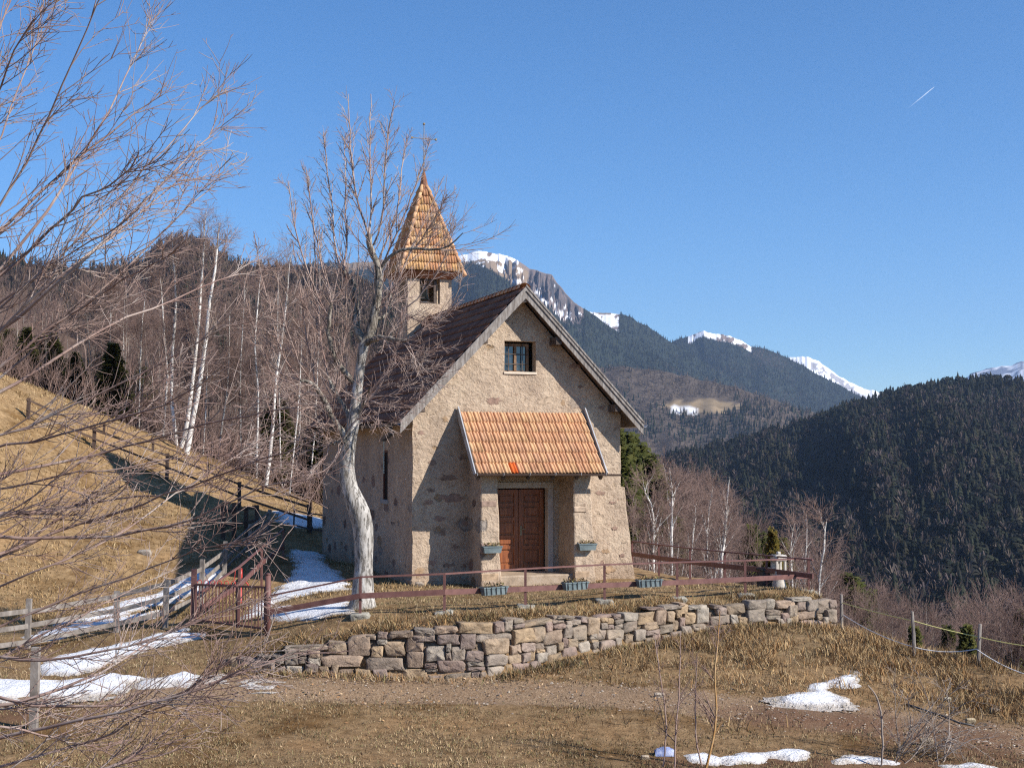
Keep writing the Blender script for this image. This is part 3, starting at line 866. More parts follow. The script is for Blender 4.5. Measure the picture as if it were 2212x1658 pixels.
# slit window on the flank
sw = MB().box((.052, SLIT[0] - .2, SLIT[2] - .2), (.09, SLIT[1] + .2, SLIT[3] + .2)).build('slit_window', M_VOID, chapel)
q = MB(); q.box((.012, SLIT[0], SLIT[2]), (.05, SLIT[0] + .07, SLIT[3])); q.box((.012, SLIT[1] - .07, SLIT[2]), (.05, SLIT[1], SLIT[3])); q.box((.012, SLIT[0] + .07, SLIT[3] - .07), (.05, SLIT[1] - .07, SLIT[3]))
q.build('frame', simple("dark_red_window_wood", [(.07, .03, .022), (.12, .05, .04)], 6, .6, .1), sw)
MB().box((-.05, SLIT[0] - .12, SLIT[2] - .12), (.05, SLIT[1] + .12, SLIT[2] + .003), bev=.015).build('sill', simple("grey_cement_sill", [(.24, .235, .22), (.34, .33, .31)], 5, .95, .4), sw)


# bell tower on the ridge
def tower():
    x0, x1, y0, y1 = 2.20, 3.70, 8.50, 10.0; zb, zt = 4.5, 9.25
    h = (x0 + .40, x1 - .40, 8.36, 9.22)
    mb = MB()
    for ax, v, a, b, rev in (('y', y0, x0, x1, False), ('y', y1, x0, x1, True), ('x', x0, y0, y1, True), ('x', x1, y0, y1, False)):
        hh = (a + .40, b - .40, h[2], h[3]); u, z, fs, hole = grid_wall(a, b, zb, lambda q: zt, [hh], .15)
        dsp = (fbm(u * 2.3 + v, z * 2.3, 7, 3) - .5) * .03; dsp[(u < a + .01) | (u > b - .01) | hole] = 0
        V = np.stack([u, v + dsp, z], 1) if ax == 'y' else np.stack([v + dsp, u, z], 1)
        mb.add(V, [f[::-1] for f in fs] if rev else fs)
        inn = .22 if v in (y0, x0) else -.22
        reveal(mb, hh, v, v + inn, ax)
        # inner skin
        V = [[hh[0] - .3, v + inn, hh[2] - .1], [hh[1] + .3, v + inn, hh[2] - .1], [hh[1] + .3, v + inn, hh[2]], [hh[0] - .3, v + inn, hh[2]]]
        if ax == 'x': V = [[w[1], w[0], w[2]] for w in V]
        mb.add(V, [(0, 1, 2, 3)])
    mb.add([[x0, y0, zt], [x1, y0, zt], [x1, y1, zt], [x0, y1, zt]], [(0, 1, 2, 3)])
    mb.add([[x0 + .05, y0 + .05, 8.2], [x1 - .05, y0 + .05, 8.2], [x1 - .05, y1 - .05, 8.2], [x0 + .05, y1 - .05, 8.2]], [(0, 1, 2, 3)])
    tw = mb.build('bell_tower', M_PL, chapel)
    # louvre frame and bell
    f = MB(); f.box((x0 + .40, y0 + .10, 8.36), (x0 + .47, y0 + .17, 9.22)); f.box((x0 + .92, y0 + .10, 8.36), (x0 + 1.02, y0 + .17, 9.22)); f.box((x0 + .47, y0 + .10, 9.12), (x0 + .92, y0 + .17, 9.22)); f.box((x0 + .47, y0 + .11, 8.36), (x0 + .92, y0 + .16, 8.43))
    f.build('belfry_frame', M_WOOD_DARK, tw)
    b = MB(); cx, cy = (x0 + x1) / 2, (y0 + y1) / 2
    prof = [(0.02, 9.02), (.09, 9.0), (.12, 8.9), (.14, 8.75), (.19, 8.62), (.24, 8.55)]; V = []; Fs = []
    for r, z in prof: V += [[cx + r * math.cos(k * math.pi / 6), cy + r * math.sin(k * math.pi / 6), z] for k in range(12)]
    for i in range(len(prof) - 1):
        for k in range(12): Fs.append((i * 12 + k, i * 12 + 12 + k, i * 12 + 12 + (k + 1) % 12, i * 12 + (k + 1) % 12))
    b.add(V, Fs); b.box((cx - .5, cy - .04, 9.03), (cx + .5, cy + .04, 9.12)); b.build('bell', M_IRON, tw, True)
    # pyramidal spire with its own tiles
    ov = .30; ax0, ax1, ay0, ay1 = x0 - ov, x1 + ov, y0 - ov, y1 + ov; ze, zp = 9.42, 12.62
    rng = np.random.default_rng(21); apex = np.array([cx, cy, zp]); VV = []; FF = []; CC = []; nb = 0
    cor = [np.array([ax0, ay0, ze]), np.array([ax1, ay0, ze]), np.array([ax1, ay1, ze]), np.array([ax0, ay1, ze])]
    for i in range(4):
        a, b2 = cor[i], cor[(i + 1) % 4]; mid = (a + b2) / 2; W = np.linalg.norm(b2 - a); v = mid - apex; Ls = np.linalg.norm(v); v = v / Ls; u = (b2 - a) / W
        O = apex - u * W / 2
        V, Fq, C = tile_field(O, u, v, W, Ls, .185, .30, [(.54, .31, .155), (.50, .25, .125), (.58, .36, .19), (.46, .24, .13), (.56, .33, .15)], rng, clip=lambda cu, cv: abs(cu - W / 2) < W / 2 * cv / Ls - .02, hgt=.035, lift=.045)
        VV.append(V); FF.append(Fq + nb); CC.append(C); nb += len(V)
    sp_o = npmesh('spire', np.concatenate(VV), [np.concatenate(FF)], M_TILE, tw, np.concatenate(CC))
    core = MB(); core.add(cor + [apex], [(0, 1, 4), (1, 2, 4), (2, 3, 4), (3, 0, 4), (3, 2, 1, 0)]); core.build('spire_boarding', M_RUST, tw)
    hb = MB()
    for c in cor:
        e = c + np.array([0, 0, .0]); n = 13
        for k in range(n):
            p = apex + (e - apex) * (k + .9) / (n + .4); q = apex + (e - apex) * (k + 2.15) / (n + .4)
            hb.tube([p + (0, 0, .02), q + (0, 0, .05)], [.055, .085], 7, col=np.array(PAL[rng.integers(len(PAL))]) * rng.uniform(.8, 1.1))
    hb.build('hip_tiles', M_TILE, tw, True, col=True)
    soff = MB(); soff.add([[x0 - .02, y0 - .02, 9.18], [x1 + .02, y0 - .02, 9.18], [x1 + .02, y1 + .02, 9.18], [x0 - .02, y1 + .02, 9.18]] + [[c[0] * .97 + cx * .03, c[1] * .97 + cy * .03, ze - .02] for c in cor], [(0, 1, 5, 4), (1, 2, 6, 5), (2, 3, 7, 6), (3, 0, 4, 7)])
    soff.build('eaves_soffit', M_RUST, tw)
    cap = MB(); n = 8
    cap.add([[cx + .19 * math.cos(k * math.pi / 4 + .39), cy + .19 * math.sin(k * math.pi / 4 + .39), 12.22] for k in range(8)] + [[cx, cy, 13.08]], [(k, (k + 1) % 8, 8) for k in range(8)])
    cap.build('spire_cap', M_RUST, tw)
    cr = MB(); zc = 12.9
    cr.tube([(cx, cy, zc), (cx, cy, 14.52)], [.018, .012], 6); cr.tube([(cx - .42, cy, 14.02), (cx + .42, cy, 14.02)], .012, 6)
    for p in ((cx - .42, cy, 14.02), (cx + .42, cy, 14.02), (cx, cy, 14.52)):
        p = np.array(p); cr.box(p - .035, p + .035, bev=.012)
    cr.build('cross', M_IRON, tw)


tower()

# ------------------------------------------------------------------ dry stone terrace wall
M_STONE = None


def stone_mat():
    t = NT("field_stone")
    n1 = t.noise(6, 6, .65); n2 = t.noise(34, 5, .7); n3 = t.noise(2.2, 3, .5)
    k = t.ramp(n1.outputs[0], [(.28, (.55, .52, .50)), (.5, (1, 1, 1)), (.72, (1.3, 1.27, 1.2))]).outputs[0]
    c = t.mix(1.0, t.attr().outputs[0], k, 'MULTIPLY')
    li = t.ramp(n3.outputs[0], [(.52, (0, 0, 0)), (.66, (1, 1, 1))]).outputs[0]
    c = t.mix(t.math('MULTIPLY', li, .4), c, (.19, .17, .14))
    t.bump(t.math('ADD', n1.outputs[0], t.math('MULTIPLY', n2.outputs[0], .4)), .9, .05)
    return t.out(c, .95, .15)


M_STONE = stone_mat()
SCOL = [(.33, .265, .21), (.30, .25, .205), (.29, .215, .18), (.27, .21, .18), (.35, .265, .185), (.38, .28, .18), (.35, .295, .24), (.30, .235, .195), (.32, .26, .20), (.34, .255, .19), (.39, .34, .28)]


def stone_verts(rng, W, H, D, n=14):
    """an irregular rounded block, face towards -y; centre of its face at the origin"""
    a = (np.arange(n) + rng.uniform(-.2, .2, n)) * 2 * math.pi / n
    e = rng.uniform(.16, .40)
    x = np.sign(np.cos(a)) * np.abs(np.cos(a)) ** e * W / 2; z = np.sign(np.sin(a)) * np.abs(np.sin(a)) ** e * H / 2
    j = 1 + rng.uniform(-.15, .07, n); x, z = x * j, z * j
    x += z * rng.uniform(-.18, .18); z += x * rng.uniform(-.08, .08)
    rings = []
    for k, (s, y) in enumerate(((1.0, D), (1.0, .035), (.975, .010), (.88, -.004), (.45, -.006))):
        yj = rng.uniform(-.022, .016, n) if k > 1 else 0
        rings.append(np.stack([x * s, np.full(n, y) + yj, z * s], 1))
    V = np.concatenate(rings + [[[0, -.012 + rng.uniform(-.012, .012), 0]]])
    Fs = []
    for r in range(4):
        for i in range(n): Fs.append((r * n + i, (r + 1) * n + i, (r + 1) * n + (i + 1) % n, r * n + (i + 1) % n))
    for i in range(n): Fs.append((4 * n + i, 5 * n, 4 * n + (i + 1) % n))
    return V, Fs


def terrace_wall():
    rng = np.random.default_rng(8)
    seg = np.linalg.norm(np.diff(WALL, axis=0), axis=1); S = np.concatenate([[0], np.cumsum(seg)]); tot = S[-1]
    # smooth centre line
    ss = np.linspace(0, tot, 300); wx = np.interp(ss, S, WALL[:, 0]); wy = np.interp(ss, S, WALL[:, 1])
    ker = np.ones(25) / 25; wx2 = np.convolve(np.pad(wx, 12, 'edge'), ker, 'valid'); wy2 = np.convolve(np.pad(wy, 12, 'edge'), ker, 'valid')
    tx, ty = np.gradient(wx2), np.gradient(wy2); tl = np.hypot(tx, ty); tx /= tl; ty /= tl
    zf = gz(wx2 + ty * .25, wy2 - tx * .25); zt = gz(wx2 - ty * .42, wy2 + tx * .42) + .02
    hh = np.maximum(zt - zf, .05)
    at = lambda s: (np.interp(s, ss, wx2), np.interp(s, ss, wy2), np.interp(s, ss, tx), np.interp(s, ss, ty), np.interp(s, ss, zf), np.interp(s, ss, zt))
    mb = MB()
    # earth packed behind the stones
    n = 140; q = np.linspace(0, tot, n); V = []
    for s in q:
        x, y, a, b, f, t_ = at(s); V += [[x - b * .10, y + a * .10, f - .3], [x - b * .16, y + a * .16, max(f - .1, t_ - .10)], [x - b * .5, y + a * .5, t_ - .10]]
    Fs = []
    for i in range(n - 1): Fs += [(i * 3, i * 3 + 3, i * 3 + 4, i * 3 + 1), (i * 3 + 1, i * 3 + 4, i * 3 + 5, i * 3 + 2)]
    mb.add(V, Fs, (.17, .13, .095))

    def put(s, z, W, H, col):
        x, y, a, b, f, t_ = at(s)
        V, Fq = stone_verts(rng, W, H, .30)
        lean = .10 * (z - f); o = rng.uniform(-.035, .035)
        X = x + a * V[:, 0] - b * (V[:, 1] + lean + o); Y = y + b * V[:, 0] + a * (V[:, 1] + lean + o)
        mb.add(np.stack([X, Y, z + V[:, 2]], 1), Fq, np.array(col) * rng.uniform(.74, 1.06))

    base = np.full(len(ss), 0.0)           # height already laid above the foot, per ss sample
    zlay = zf - .16 + .0
    for row in range(14):
        s = rng.uniform(-.1, .2)
        hrow = rng.uniform(.19, .29)
        while s < tot:
            W = float(np.clip(rng.lognormal(math.log(.34), .50), .12, .85))
            m = (ss >= s) & (ss <= s + W)
            if not m.any(): m = np.array([np.argmin(np.abs(ss - s))]) if False else (np.abs(ss - s) <= np.abs(ss - s).min() + 1e-9)
            zb = zlay[m].mean(); top = zt[m].mean() + rng.uniform(-.07, .02)
            H = hrow * rng.uniform(.65, 1.45)
            if top - zb < .06: s += W; continue
            if top - zb - H < .09: H = top - zb
            H = min(H, .46)
            if H > .1 and rng.random() < .16 and W < .5:       # two small stones one on the other
                h1 = H * rng.uniform(.35, .6); put(s + W / 2, zb + h1 / 2, W * .98, h1 * .98, SCOL[rng.integers(len(SCOL))]); put(s + W / 2, zb + h1 + (H - h1) / 2, W * .98, (H - h1) * .98, SCOL[rng.integers(len(SCOL))])
            else:
                c = SCOL[rng.integers(len(SCOL))]
                if 2.0 < s < 4.2 and rng.random() < .45: c = SCOL[[4, 5, 9][rng.integers(3)]]
                put(s + W / 2, zb + H / 2, W * 1.0, H * 1.0, c)
            zlay = np.where(m, zb + H * 1.01, zlay)
            s += W * 1.02
        k = np.ones(5) / 5; zlay = np.convolve(np.pad(zlay, 2, 'edge'), k, 'valid')
    o = mb.build('stone_wall', M_STONE, None, True, col=True)
    props(o, 'low dry stone retaining wall of brown and grey blocks below the chapel terrace', 'stone wall')
    return at, tot


wall_at, wall_len = terrace_wall()

# ------------------------------------------------------------------ brown painted railings
M_RAIL = simple("brown_red_railing_paint", [(.105, .048, .042), (.155, .072, .062), (.20, .10, .085)], 5, .55, .15, 30, .003, spec=.35)
M_CONC = simple("mossy_concrete_footing", [(.17, .155, .12), (.30, .28, .23), (.40, .38, .33)], 8, .95, .7, 25, .02)


def railing(name, label, posts, tops, lows, ht, flat, group=None, foot=True, ext=0.0):
    """posts: ground points; a round rail on top and a flat plank lower down"""
    r = empty(name, posts[0], 0, label, 'railing', group); o = np.array(posts[0])
    for k, p in enumerate(posts):
        p = np.array(p); t = p.copy(); t[2] = tops[k]
        w = .055
        mb = MB(); mb.bar(p - o - (0, 0, .12), t - o, w, w, up=(0, 1, 0)); mb.build('post', M_RAIL, r)
        if foot and k:
            rng = np.random.default_rng(k + 50); V, Fq = stone_verts(rng, .42, .20, .34)
            f = MB(); f.add(V @ np.array([[1, 0, 0], [0, 1, 0], [0, 0, 1]]) + p - o + (0, -.17, -.03), Fq); f.build('footing', M_CONC, r, True)
    tp = [np.array([p[0], p[1], tops[k] + .012]) - o for k, p in enumerate(posts)]
    lp = [np.array([p[0], p[1] - .045, lows[k]]) - o for k, p in enumerate(posts)]
    if ext: tp.append(tp[-1] + (tp[-1] - tp[-2]) * ext); lp.append(lp[-1] + (lp[-1] - lp[-2]) * ext)
    mb = MB()
    for a, b in zip(tp[:-1], tp[1:]): mb.bar(a, b + (b - a) * .004, .055, .035)
    mb.build('top_rail', M_RAIL, r)
    mb = MB()
    for a, b in zip(lp[:-1], lp[1:]): mb.bar(a, b + (b - a) * .004, .04, flat)
    mb.build('lower_rail', M_RAIL, r)
    return r


fp = [gp(x, y) for x, y in ((578, 1370), (778, 1331), (960, 1325), (1135, 1312), (1306, 1300), (1463, 1295), (1610, 1286), (1747, 1279))]


def zat(px, py, p): return P(px, py, p[1])[2]


f_top = [zat(*q, fp[k]) for k, q in enumerate(((582, 1288), (778, 1247), (960, 1240), (1135, 1229), (1306, 1220), (1463, 1215), (1610, 1211), (1747, 1207)))]
f_low_ = [zat(*q, fp[k]) for k, q in enumerate(((582, 1322), (778, 1286), (960, 1278), (1135, 1271), (1306, 1263), (1463, 1257), (1610, 1250), (1747, 1243)))]
front_rail = railing('railing', 'long brown metal railing with flower boxes along the terrace edge before the chapel', fp, f_top, f_low_, .8, .115, ext=.03)
gpost = MB(); gpost.tube([(0, 0, -.2), (0, 0, zat(578, 1240, fp[0]) - fp[0][2])], .062, 10); gpost.tube([(0, 0, zat(578, 1240, fp[0]) - fp[0][2]), (0, 0, zat(578, 1240, fp[0]) - fp[0][2] + .03)], [.075, .03], 10); gpost.build('gate_post', M_RAIL, front_rail, True)

# railing along the drop on the right of the chapel
rp = [np.array([x, y, z]) for x, y, z in ((7.42, 33.3, 0.0), (6.52, 34.6, 0.0), (5.66, 35.9, -.02), (4.92, 37.3, -.02), (4.22, 38.8, -.02), (3.6, 40.4, -.03))]
for p in rp: p[2] = on(p[0], p[1])[2]
side_rail = railing('railing', 'darker brown railing running back along the drop on the chapel right side', rp[1:], [.80] * 5, [.44] * 5, .8, .13, foot=False)
mb = MB(); o = rp[1]
mb.bar(rp[0] * (1, 1, 0) + (0, 0, .80) - o, rp[1] * (1, 1, 0) + (0, 0, .812) - o, .05, .035); mb.bar(rp[0] * (1, 1, 0) + (0, 0, .40) - o, rp[1] * (1, 1, 0) + (0, -.045, .44) - o, .04, .12)
mb.build('end_rail', M_RAIL, side_rail)

# gate of thin vertical bars, between two posts
g0 = gp(418, 1347); g1 = fp[0]
gate = empty('iron_gate', g0, 0, 'brown iron gate of thin vertical bars beside the stone wall end', 'gate')
d = g1 - g0; L = np.linalg.norm(d[:2]); top0 = P(418, 1262, g0[1])[2] - g0[2]; top1 = P(572, 1268, g1[1])[2] - g0[2]; bot1 = P(572, 1358, g1[1])[2] - g0[2]; bot0 = .10
gpt = lambda k, z0, z1: np.array([d[0] * k, d[1] * k, z0 + (z1 - z0) * k])
mb = MB(); mb.bar((0, 0, -.2), (0, 0, P(418, 1228, g0[1])[2] - g0[2]), .11, .11, up=(0, 1, 0)); mb.build('gate_post', M_RAIL, gate)
for nm, ks in (('gate_leaf', (.03, .60)), ('gate_leaf', (.63, .965))):
    mb = MB(); a, b = ks
    mb.bar(gpt(a, top0, top1), gpt(b, top0, top1), .04, .045); mb.bar(gpt(a, bot0, bot1), gpt(b, bot0, bot1), .04, .045)
    for k in (a, b): mb.bar(gpt(k, bot0 - .05, bot1 - .05), gpt(k, top0 + .02, top1 + .02), .045, .045, up=(0, 1, 0))
    n = 13 if a < .1 else 9
    for k in np.linspace(a, b, n)[1:-1]: mb.bar(gpt(k, bot0, bot1), gpt(k, top0, top1), .023, .023, up=(0, 1, 0))
    mb.build(nm, M_RAIL, gate)
mb = MB()
for k in np.linspace(.08, .55, 6):                 # small scrolls on top of the wide leaf
    c = gpt(k, top0, top1) + (0, 0, .06); mb.tube([c + (.05 * math.cos(q), 0, .05 * math.sin(q)) for q in np.linspace(-1.6, 3.6, 9)], .009, 5)
mb.bar(gpt(.05, top0, top1) + (0, 0, .012), gpt(.58, top0, top1) + (0, 0, .012), .012, .03); mb.build('scrollwork', simple("red_paint", [(.40, .035, .03), (.55, .07, .055)], 9, .45, .1, spec=.4), gate)

# red hand pump behind the gate
M_RED = bpy.data.materials["red_paint"]
hp = gp(489, 1318); hp = on(hp[0] + .15, hp[1] + 1.0); ph = .86
pump = empty('hand_pump', hp, 0, 'slim red iron hand pump standing just behind the bars of the gate', 'pump')
mb = MB(); mb.tube([(0, 0, -.1), (0, 0, .12), (0, 0, .14), (0, 0, .62), (0, 0, .65), (0, 0, ph)], [.06, .06, .035, .032, .048, .04], 10); mb.build('pump_body', M_RED, pump, True)
mb = MB(); mb.tube([(0, 0, .52), (.12, -.03, .54), (.19, -.04, .49), (.20, -.04, .42)], [.02, .02, .018, .021], 8); mb.build('spout', M_RED, pump, True)
mb = MB(); mb.tube([(.04, 0, ph + .01), (-.07, 0, ph + .05), (-.14, 0, ph - .04), (-.17, 0, ph - .30), (-.14, 0, ph - .42)], .011, 6); mb.build('pump_handle', M_RED, pump, True)

# brown sloping railing beside the path, rising behind the gate
pr = [P(418, 1345, g0[1] + .1), P(517, 1300, 33.2), P(565, 1255, 36.4), P(612, 1205, 40.2)]
pr = [on(p[0], p[1]) for p in pr]
prt = [P(421, 1290, pr[0][1])[2], P(508, 1224, pr[1][1])[2], P(562, 1183, pr[2][1])[2], P(606, 1144, pr[3][1])[2]]
pr_l = [P(421, 1322, pr[0][1])[2], P(508, 1264, pr[1][1])[2], P(562, 1216, pr[2][1])[2], P(602, 1180, pr[3][1])[2]]
railing('railing', 'brown railing sloping up beside the snowy path left of the chapel', pr, prt, pr_l, .8, .12, foot=False)

# ------------------------------------------------------------------ wooden fences
M_FENCE = simple("bleached_fence_wood", [(.13, .11, .095), (.245, .215, .188), (.36, .325, .29)], 2.5, .9, .5, 14, .01, stretch=(2, 2, 1))
M_FENCED = simple("dark_brown_fence_wood", [(.055, .036, .028), (.10, .066, .05), (.15, .105, .08)], 4, .9, .4, 20, .01)


def plank_fence(label, posts, heights, rails, mat, pw, rw, rh, off, rng):
    o = np.array(posts[0]); r = empty('wooden_fence', o, 0, label, 'fence')
    for p, h in zip(posts, heights):
        l = rng.uniform(-.03, .03, 2); mb = MB(); mb.bar(p - o - (0, 0, .3), p - o + (l[0], l[1], h), pw, pw * .8, up=(0, 1, 0)); mb.build('post', mat, r)
    for rr in rails:
        mb = MB()
        for k in range(len(posts) - 1):
            a, b = posts[k] - o + (0, off, rr[k]), posts[k + 1] - o + (0, off, rr[k + 1]); e = (b - a) * .02
            mb.bar(a - e + (0, 0, rng.uniform(-.02, .02)), b + e + (0, 0, rng.uniform(-.02, .02)), rw, rh)
        mb.build('rail', mat, r)
    return r


rng = np.random.default_rng(4)
fpx = [(-190, 1428, -330), (59, 1399, 1294), (251, 1365, 1278), (357, 1355, 1255)]
A = [gp(-140, 1432), gp(59, 1399), gp(251, 1365), gp(357, 1355)]
for q in (P(434, 1330, 34.5), P(484, 1290, 37.5), P(540, 1230, 41.5), P(580, 1190, 44.5)): A.append(on(q[0], q[1]))
tops = [(-140, 1345), (59, 1320), (251, 1287), (357, 1262), (434, 1228), (484, 1192), (540, 1140), (575, 1108)]
ups = [P(x, y, A[k][1])[2] - A[k][2] for k, (x, y) in enumerate(tops)]
lows = [P(x, y, A[k][1])[2] - A[k][2] for k, (x, y) in enumerate([(-140, 1412), (59, 1384), (251, 1348), (357, 1322), (434, 1286), (484, 1232), (540, 1176), (575, 1138)])]
mids = [(a + b) / 2 for a, b in zip(ups, lows)]
hts = [max(u + .12, .5) for u in ups]; hts[1] = P(59, 1292, A[1][1])[2] - A[1][2]; hts[4] += .12; hts[5] += .18
plank_fence('bleached grey plank fence along the snowy path, running up to the gate', A, hts, [ups, mids, lows], M_FENCE, .115, .03, .105, -.06, rng)

# dark rail fences climbing the grassy hillside
B = [gp(*q) for q in ((60, 905), (203, 968), (360, 1036), (517, 1098), (668, 1150))]
plank_fence('dark brown rail fence climbing the open grass hillside, nearer of the two there', B, [.78, .78, 1.0, 1.0, 1.0], [[.70, .70, .93, .9, .9], [.36, .36, .5, .45, .45]], M_FENCED, .12, .045, .07, -.05, rng)
Bc = [gp(*q) for q in ((225, 936), (330, 974), (450, 1020), (569, 1066), (672, 1104))]
plank_fence('thin dark rail fence along the crest of the grass hillside below the birches', Bc, [.42] * 5, [[.34] * 5], M_FENCED, .09, .04, .06, -.05, rng)
# small dark footbridge rails above the shaded bank
Bs = [P(482, 1120, 43.4), P(505, 1118, 44.2), P(532, 1122, 45.0), P(556, 1125, 45.8)]
Bs = [on(q[0], q[1]) for q in Bs]
plank_fence('short dark plank barrier of close posts above the shaded bank left of the chapel', Bs, [1.05, 1.15, 1.0, .95], [[.9] * 4, [.45] * 4], M_FENCED, .13, .05, .10, -.05, rng)
Bd = [on(*P(x, y, 47.5)[:2]) for x, y in ((634, 1160), (672, 1150), (700, 1150))]
plank_fence('low black iron barrier between the chapel back corner and the hillside', Bd, [.75, .75, .75], [[.70] * 3, [.16] * 3], M_DARKGUT, .05, .04, .05, -.03, rng)

# a single bleached stake in the near grass
st = gp(72, 1574); o = MB().bar((0, 0, -.3), (.02, 0, P(72, 1397, st[1])[2] - st[2]), .135, .11, up=(0, 1, 0)).build('fence_stake', M_FENCE); o.location = tuple(st)
props(o, 'lone bleached square stake standing in the grass at the left edge', 'stake')

# electric fence on the right slope: three stakes and two cords
M_TAPE = simple("yellow_fence_tape", [(.55, .50, .16), (.68, .64, .28)], 8, .6, 0)
M_ROPE = simple("white_fence_rope", [(.55, .55, .56), (.70, .70, .71)], 8, .6, 0)
ep = [gp(1817, 1366), gp(1975, 1415), gp(2111, 1435)]
ef = empty('wire_fence', ep[0], 0, 'electric fence of slim stakes with yellow and white cords on the right slope', 'wire fence')
tp = [(1817, 1283), (1970, 1320), (2117, 1347)]
for p, (x, y) in zip(ep, tp):
    e = P(x, y, p[1]); mb = MB(); mb.tube([p - ep[0] - (0, 0, .3), (p + e) / 2 - ep[0] + (.01, 0, 0), e - ep[0]], [.042, .04, .034], 7); mb.build('stake', M_FENCE, ef)
for nm, mat, pts, sag in (('upper_cord', M_TAPE, [P(1819, 1301, ep[0][1]), P(1972, 1340, ep[1][1]), P(2115, 1375, ep[2][1]), P(2230, 1396, 28.2)], .02), ('lower_cord', M_ROPE, [P(1821, 1327, ep[0][1]), P(1975, 1397, ep[1][1]), P(2109, 1401, ep[2][1]), P(2240, 1462, 28.2)], .08)):
    mb = MB()
    for a, b in zip(pts[:-1], pts[1:]):
        q = np.linspace(0, 1, 9)[:, None]; C = a + (b - a) * q - np.array([0, 0, sag]) * (4 * q * (1 - q)); mb.tube(C - ep[0], .011, 5)
    mb.build(nm, mat, ef)

# ------------------------------------------------------------------ flower boxes
M_BOX = simple("grey_blue_plastic_box", [(.085, .115, .125), (.14, .18, .19), (.20, .24, .245)], 5, .55, .1, spec=.4)
M_SOIL = simple("dry_potting_soil", [(.05, .035, .025), (.13, .09, .06)], 20, .95, .8, 40, .02)
M_DRY = vcolmat("withered_plants", .9, .3, 9)


def leaves(rng, n, lo, hi, size, cols):
    q = rng.uniform(lo, hi, (n, 3)); d = rng.normal(size=(n, 3)); d /= np.linalg.norm(d, axis=1)[:, None]; e = np.cross(d, rng.normal(size=(n, 3))); e /= np.linalg.norm(e, axis=1)[:, None]
    s = rng.uniform(.5, 1.3, (n, 1)) * size
    V = np.stack([q - d * s, q + e * s * .35, q + d * s, q - e * s * .35], 1).reshape(-1, 3)
    c = np.repeat(np.array(cols)[rng.integers(len(cols), size=n)], 4, 0)
    return V, np.arange(4 * n).reshape(n, 4), c


def flower_box(label, pos, rz, straps, w=.60, dark=False):
    r = empty('flower_box', pos, rz, label, 'flower box')
    mb = MB(); h, d = .16, .17
    V = [[-w / 2 + .03, -d / 2 + .02, 0], [w / 2 - .03, -d / 2 + .02, 0], [w / 2 - .03, d / 2 - .02, 0], [-w / 2 + .03, d / 2 - .02, 0], [-w / 2, -d / 2, h], [w / 2, -d / 2, h], [w / 2, d / 2, h], [-w / 2, d / 2, h]]
    mb.add(V, [(0, 3, 2, 1), (0, 1, 5, 4), (1, 2, 6, 5), (2, 3, 7, 6), (3, 0, 4, 7)])
    mb.box((-w / 2 - .012, -d / 2 - .012, h - .012), (w / 2 + .012, -d / 2 + .012, h + .016)); mb.box((-w / 2 - .012, d / 2 - .012, h - .012), (w / 2 + .012, d / 2 + .012, h + .016))
    mb.box((-w / 2 - .012, -d / 2 + .012, h - .012), (-w / 2 + .012, d / 2 - .012, h + .016)); mb.box((w / 2 - .012, -d / 2 + .012, h - .012), (w / 2 + .012, d / 2 - .012, h + .016))
    mb.build('planter', M_BOX, r)
    MB().box((-w / 2 + .014, -d / 2 + .014, h - .07), (w / 2 - .014, d / 2 - .014, h - .02)).build('soil', M_SOIL, r)
    rg = np.random.default_rng(int(abs(pos[0]) * 97)); V, Fq, C = leaves(rg, 110, (-w / 2 + .04, -.08, h - .03), (w / 2 - .03, .08, h + .10), .04, [(.22, .15, .07), (.30, .21, .10), (.14, .09, .05), (.18, .17, .06)])
    npmesh('withered_plant', V, [Fq], M_DRY, r, C)
    if straps:
        mb = MB()
        for k in range(5):
            x = -w / 2 + w * (k + .5) / 5; mb.bar((x - .015, -d / 2 - .018, h + .01), (x + .015, -d / 2 + .003, .01), .016, .012); mb.box((x - .03, -d / 2 - .012, h + .016), (x + .0, d / 2 + .05, h + .026))
        mb.build('hanger', M_DARKGUT, r)
    return r


for (px, py, a, b, lab) in ((1057, 1284, 2, 3, 'grey blue flower box with dead plants on the railing below the left porch pier'), (1233, 1273, 3, 4, 'grey blue flower box with dead plants on the railing below the door'), (1394, 1267, 4, 5, 'dark green blue flower box on the railing below the right corner of the chapel')):
    k = (px - [778, 960, 960, 1135, 1306][a]) if False else 0
    A0, B0 = np.array(fp[a]), np.array(fp[b]); dr = ray(px, py); t = None
    e = B0 - A0; ux = dr[0] / dr[1]; q = (A0[1] * ux - A0[0]) / (e[0] - ux * e[1]); c = A0 + e * q; rz = math.atan2(e[1], e[0]); nrm = np.array([math.sin(rz), -math.cos(rz), 0])
    c = c + nrm * .17; c[2] = P(px, py, c[1])[2]
    flower_box(lab, c, rz, True, .64)
for px, py, xx, lab in ((1063, 1192, 1.77, 'grey blue flower box with dead plants hung on the left porch pier'), (1268, 1186, 4.34, 'grey blue flower box with dead plants hung on the right porch pier')):
    x, y, z = loc(px, py, 'y', -1.24); c = C0 + E1 * x + E2 * y; c[2] = z - .02
    flower_box(lab, c, TH, False, .50)

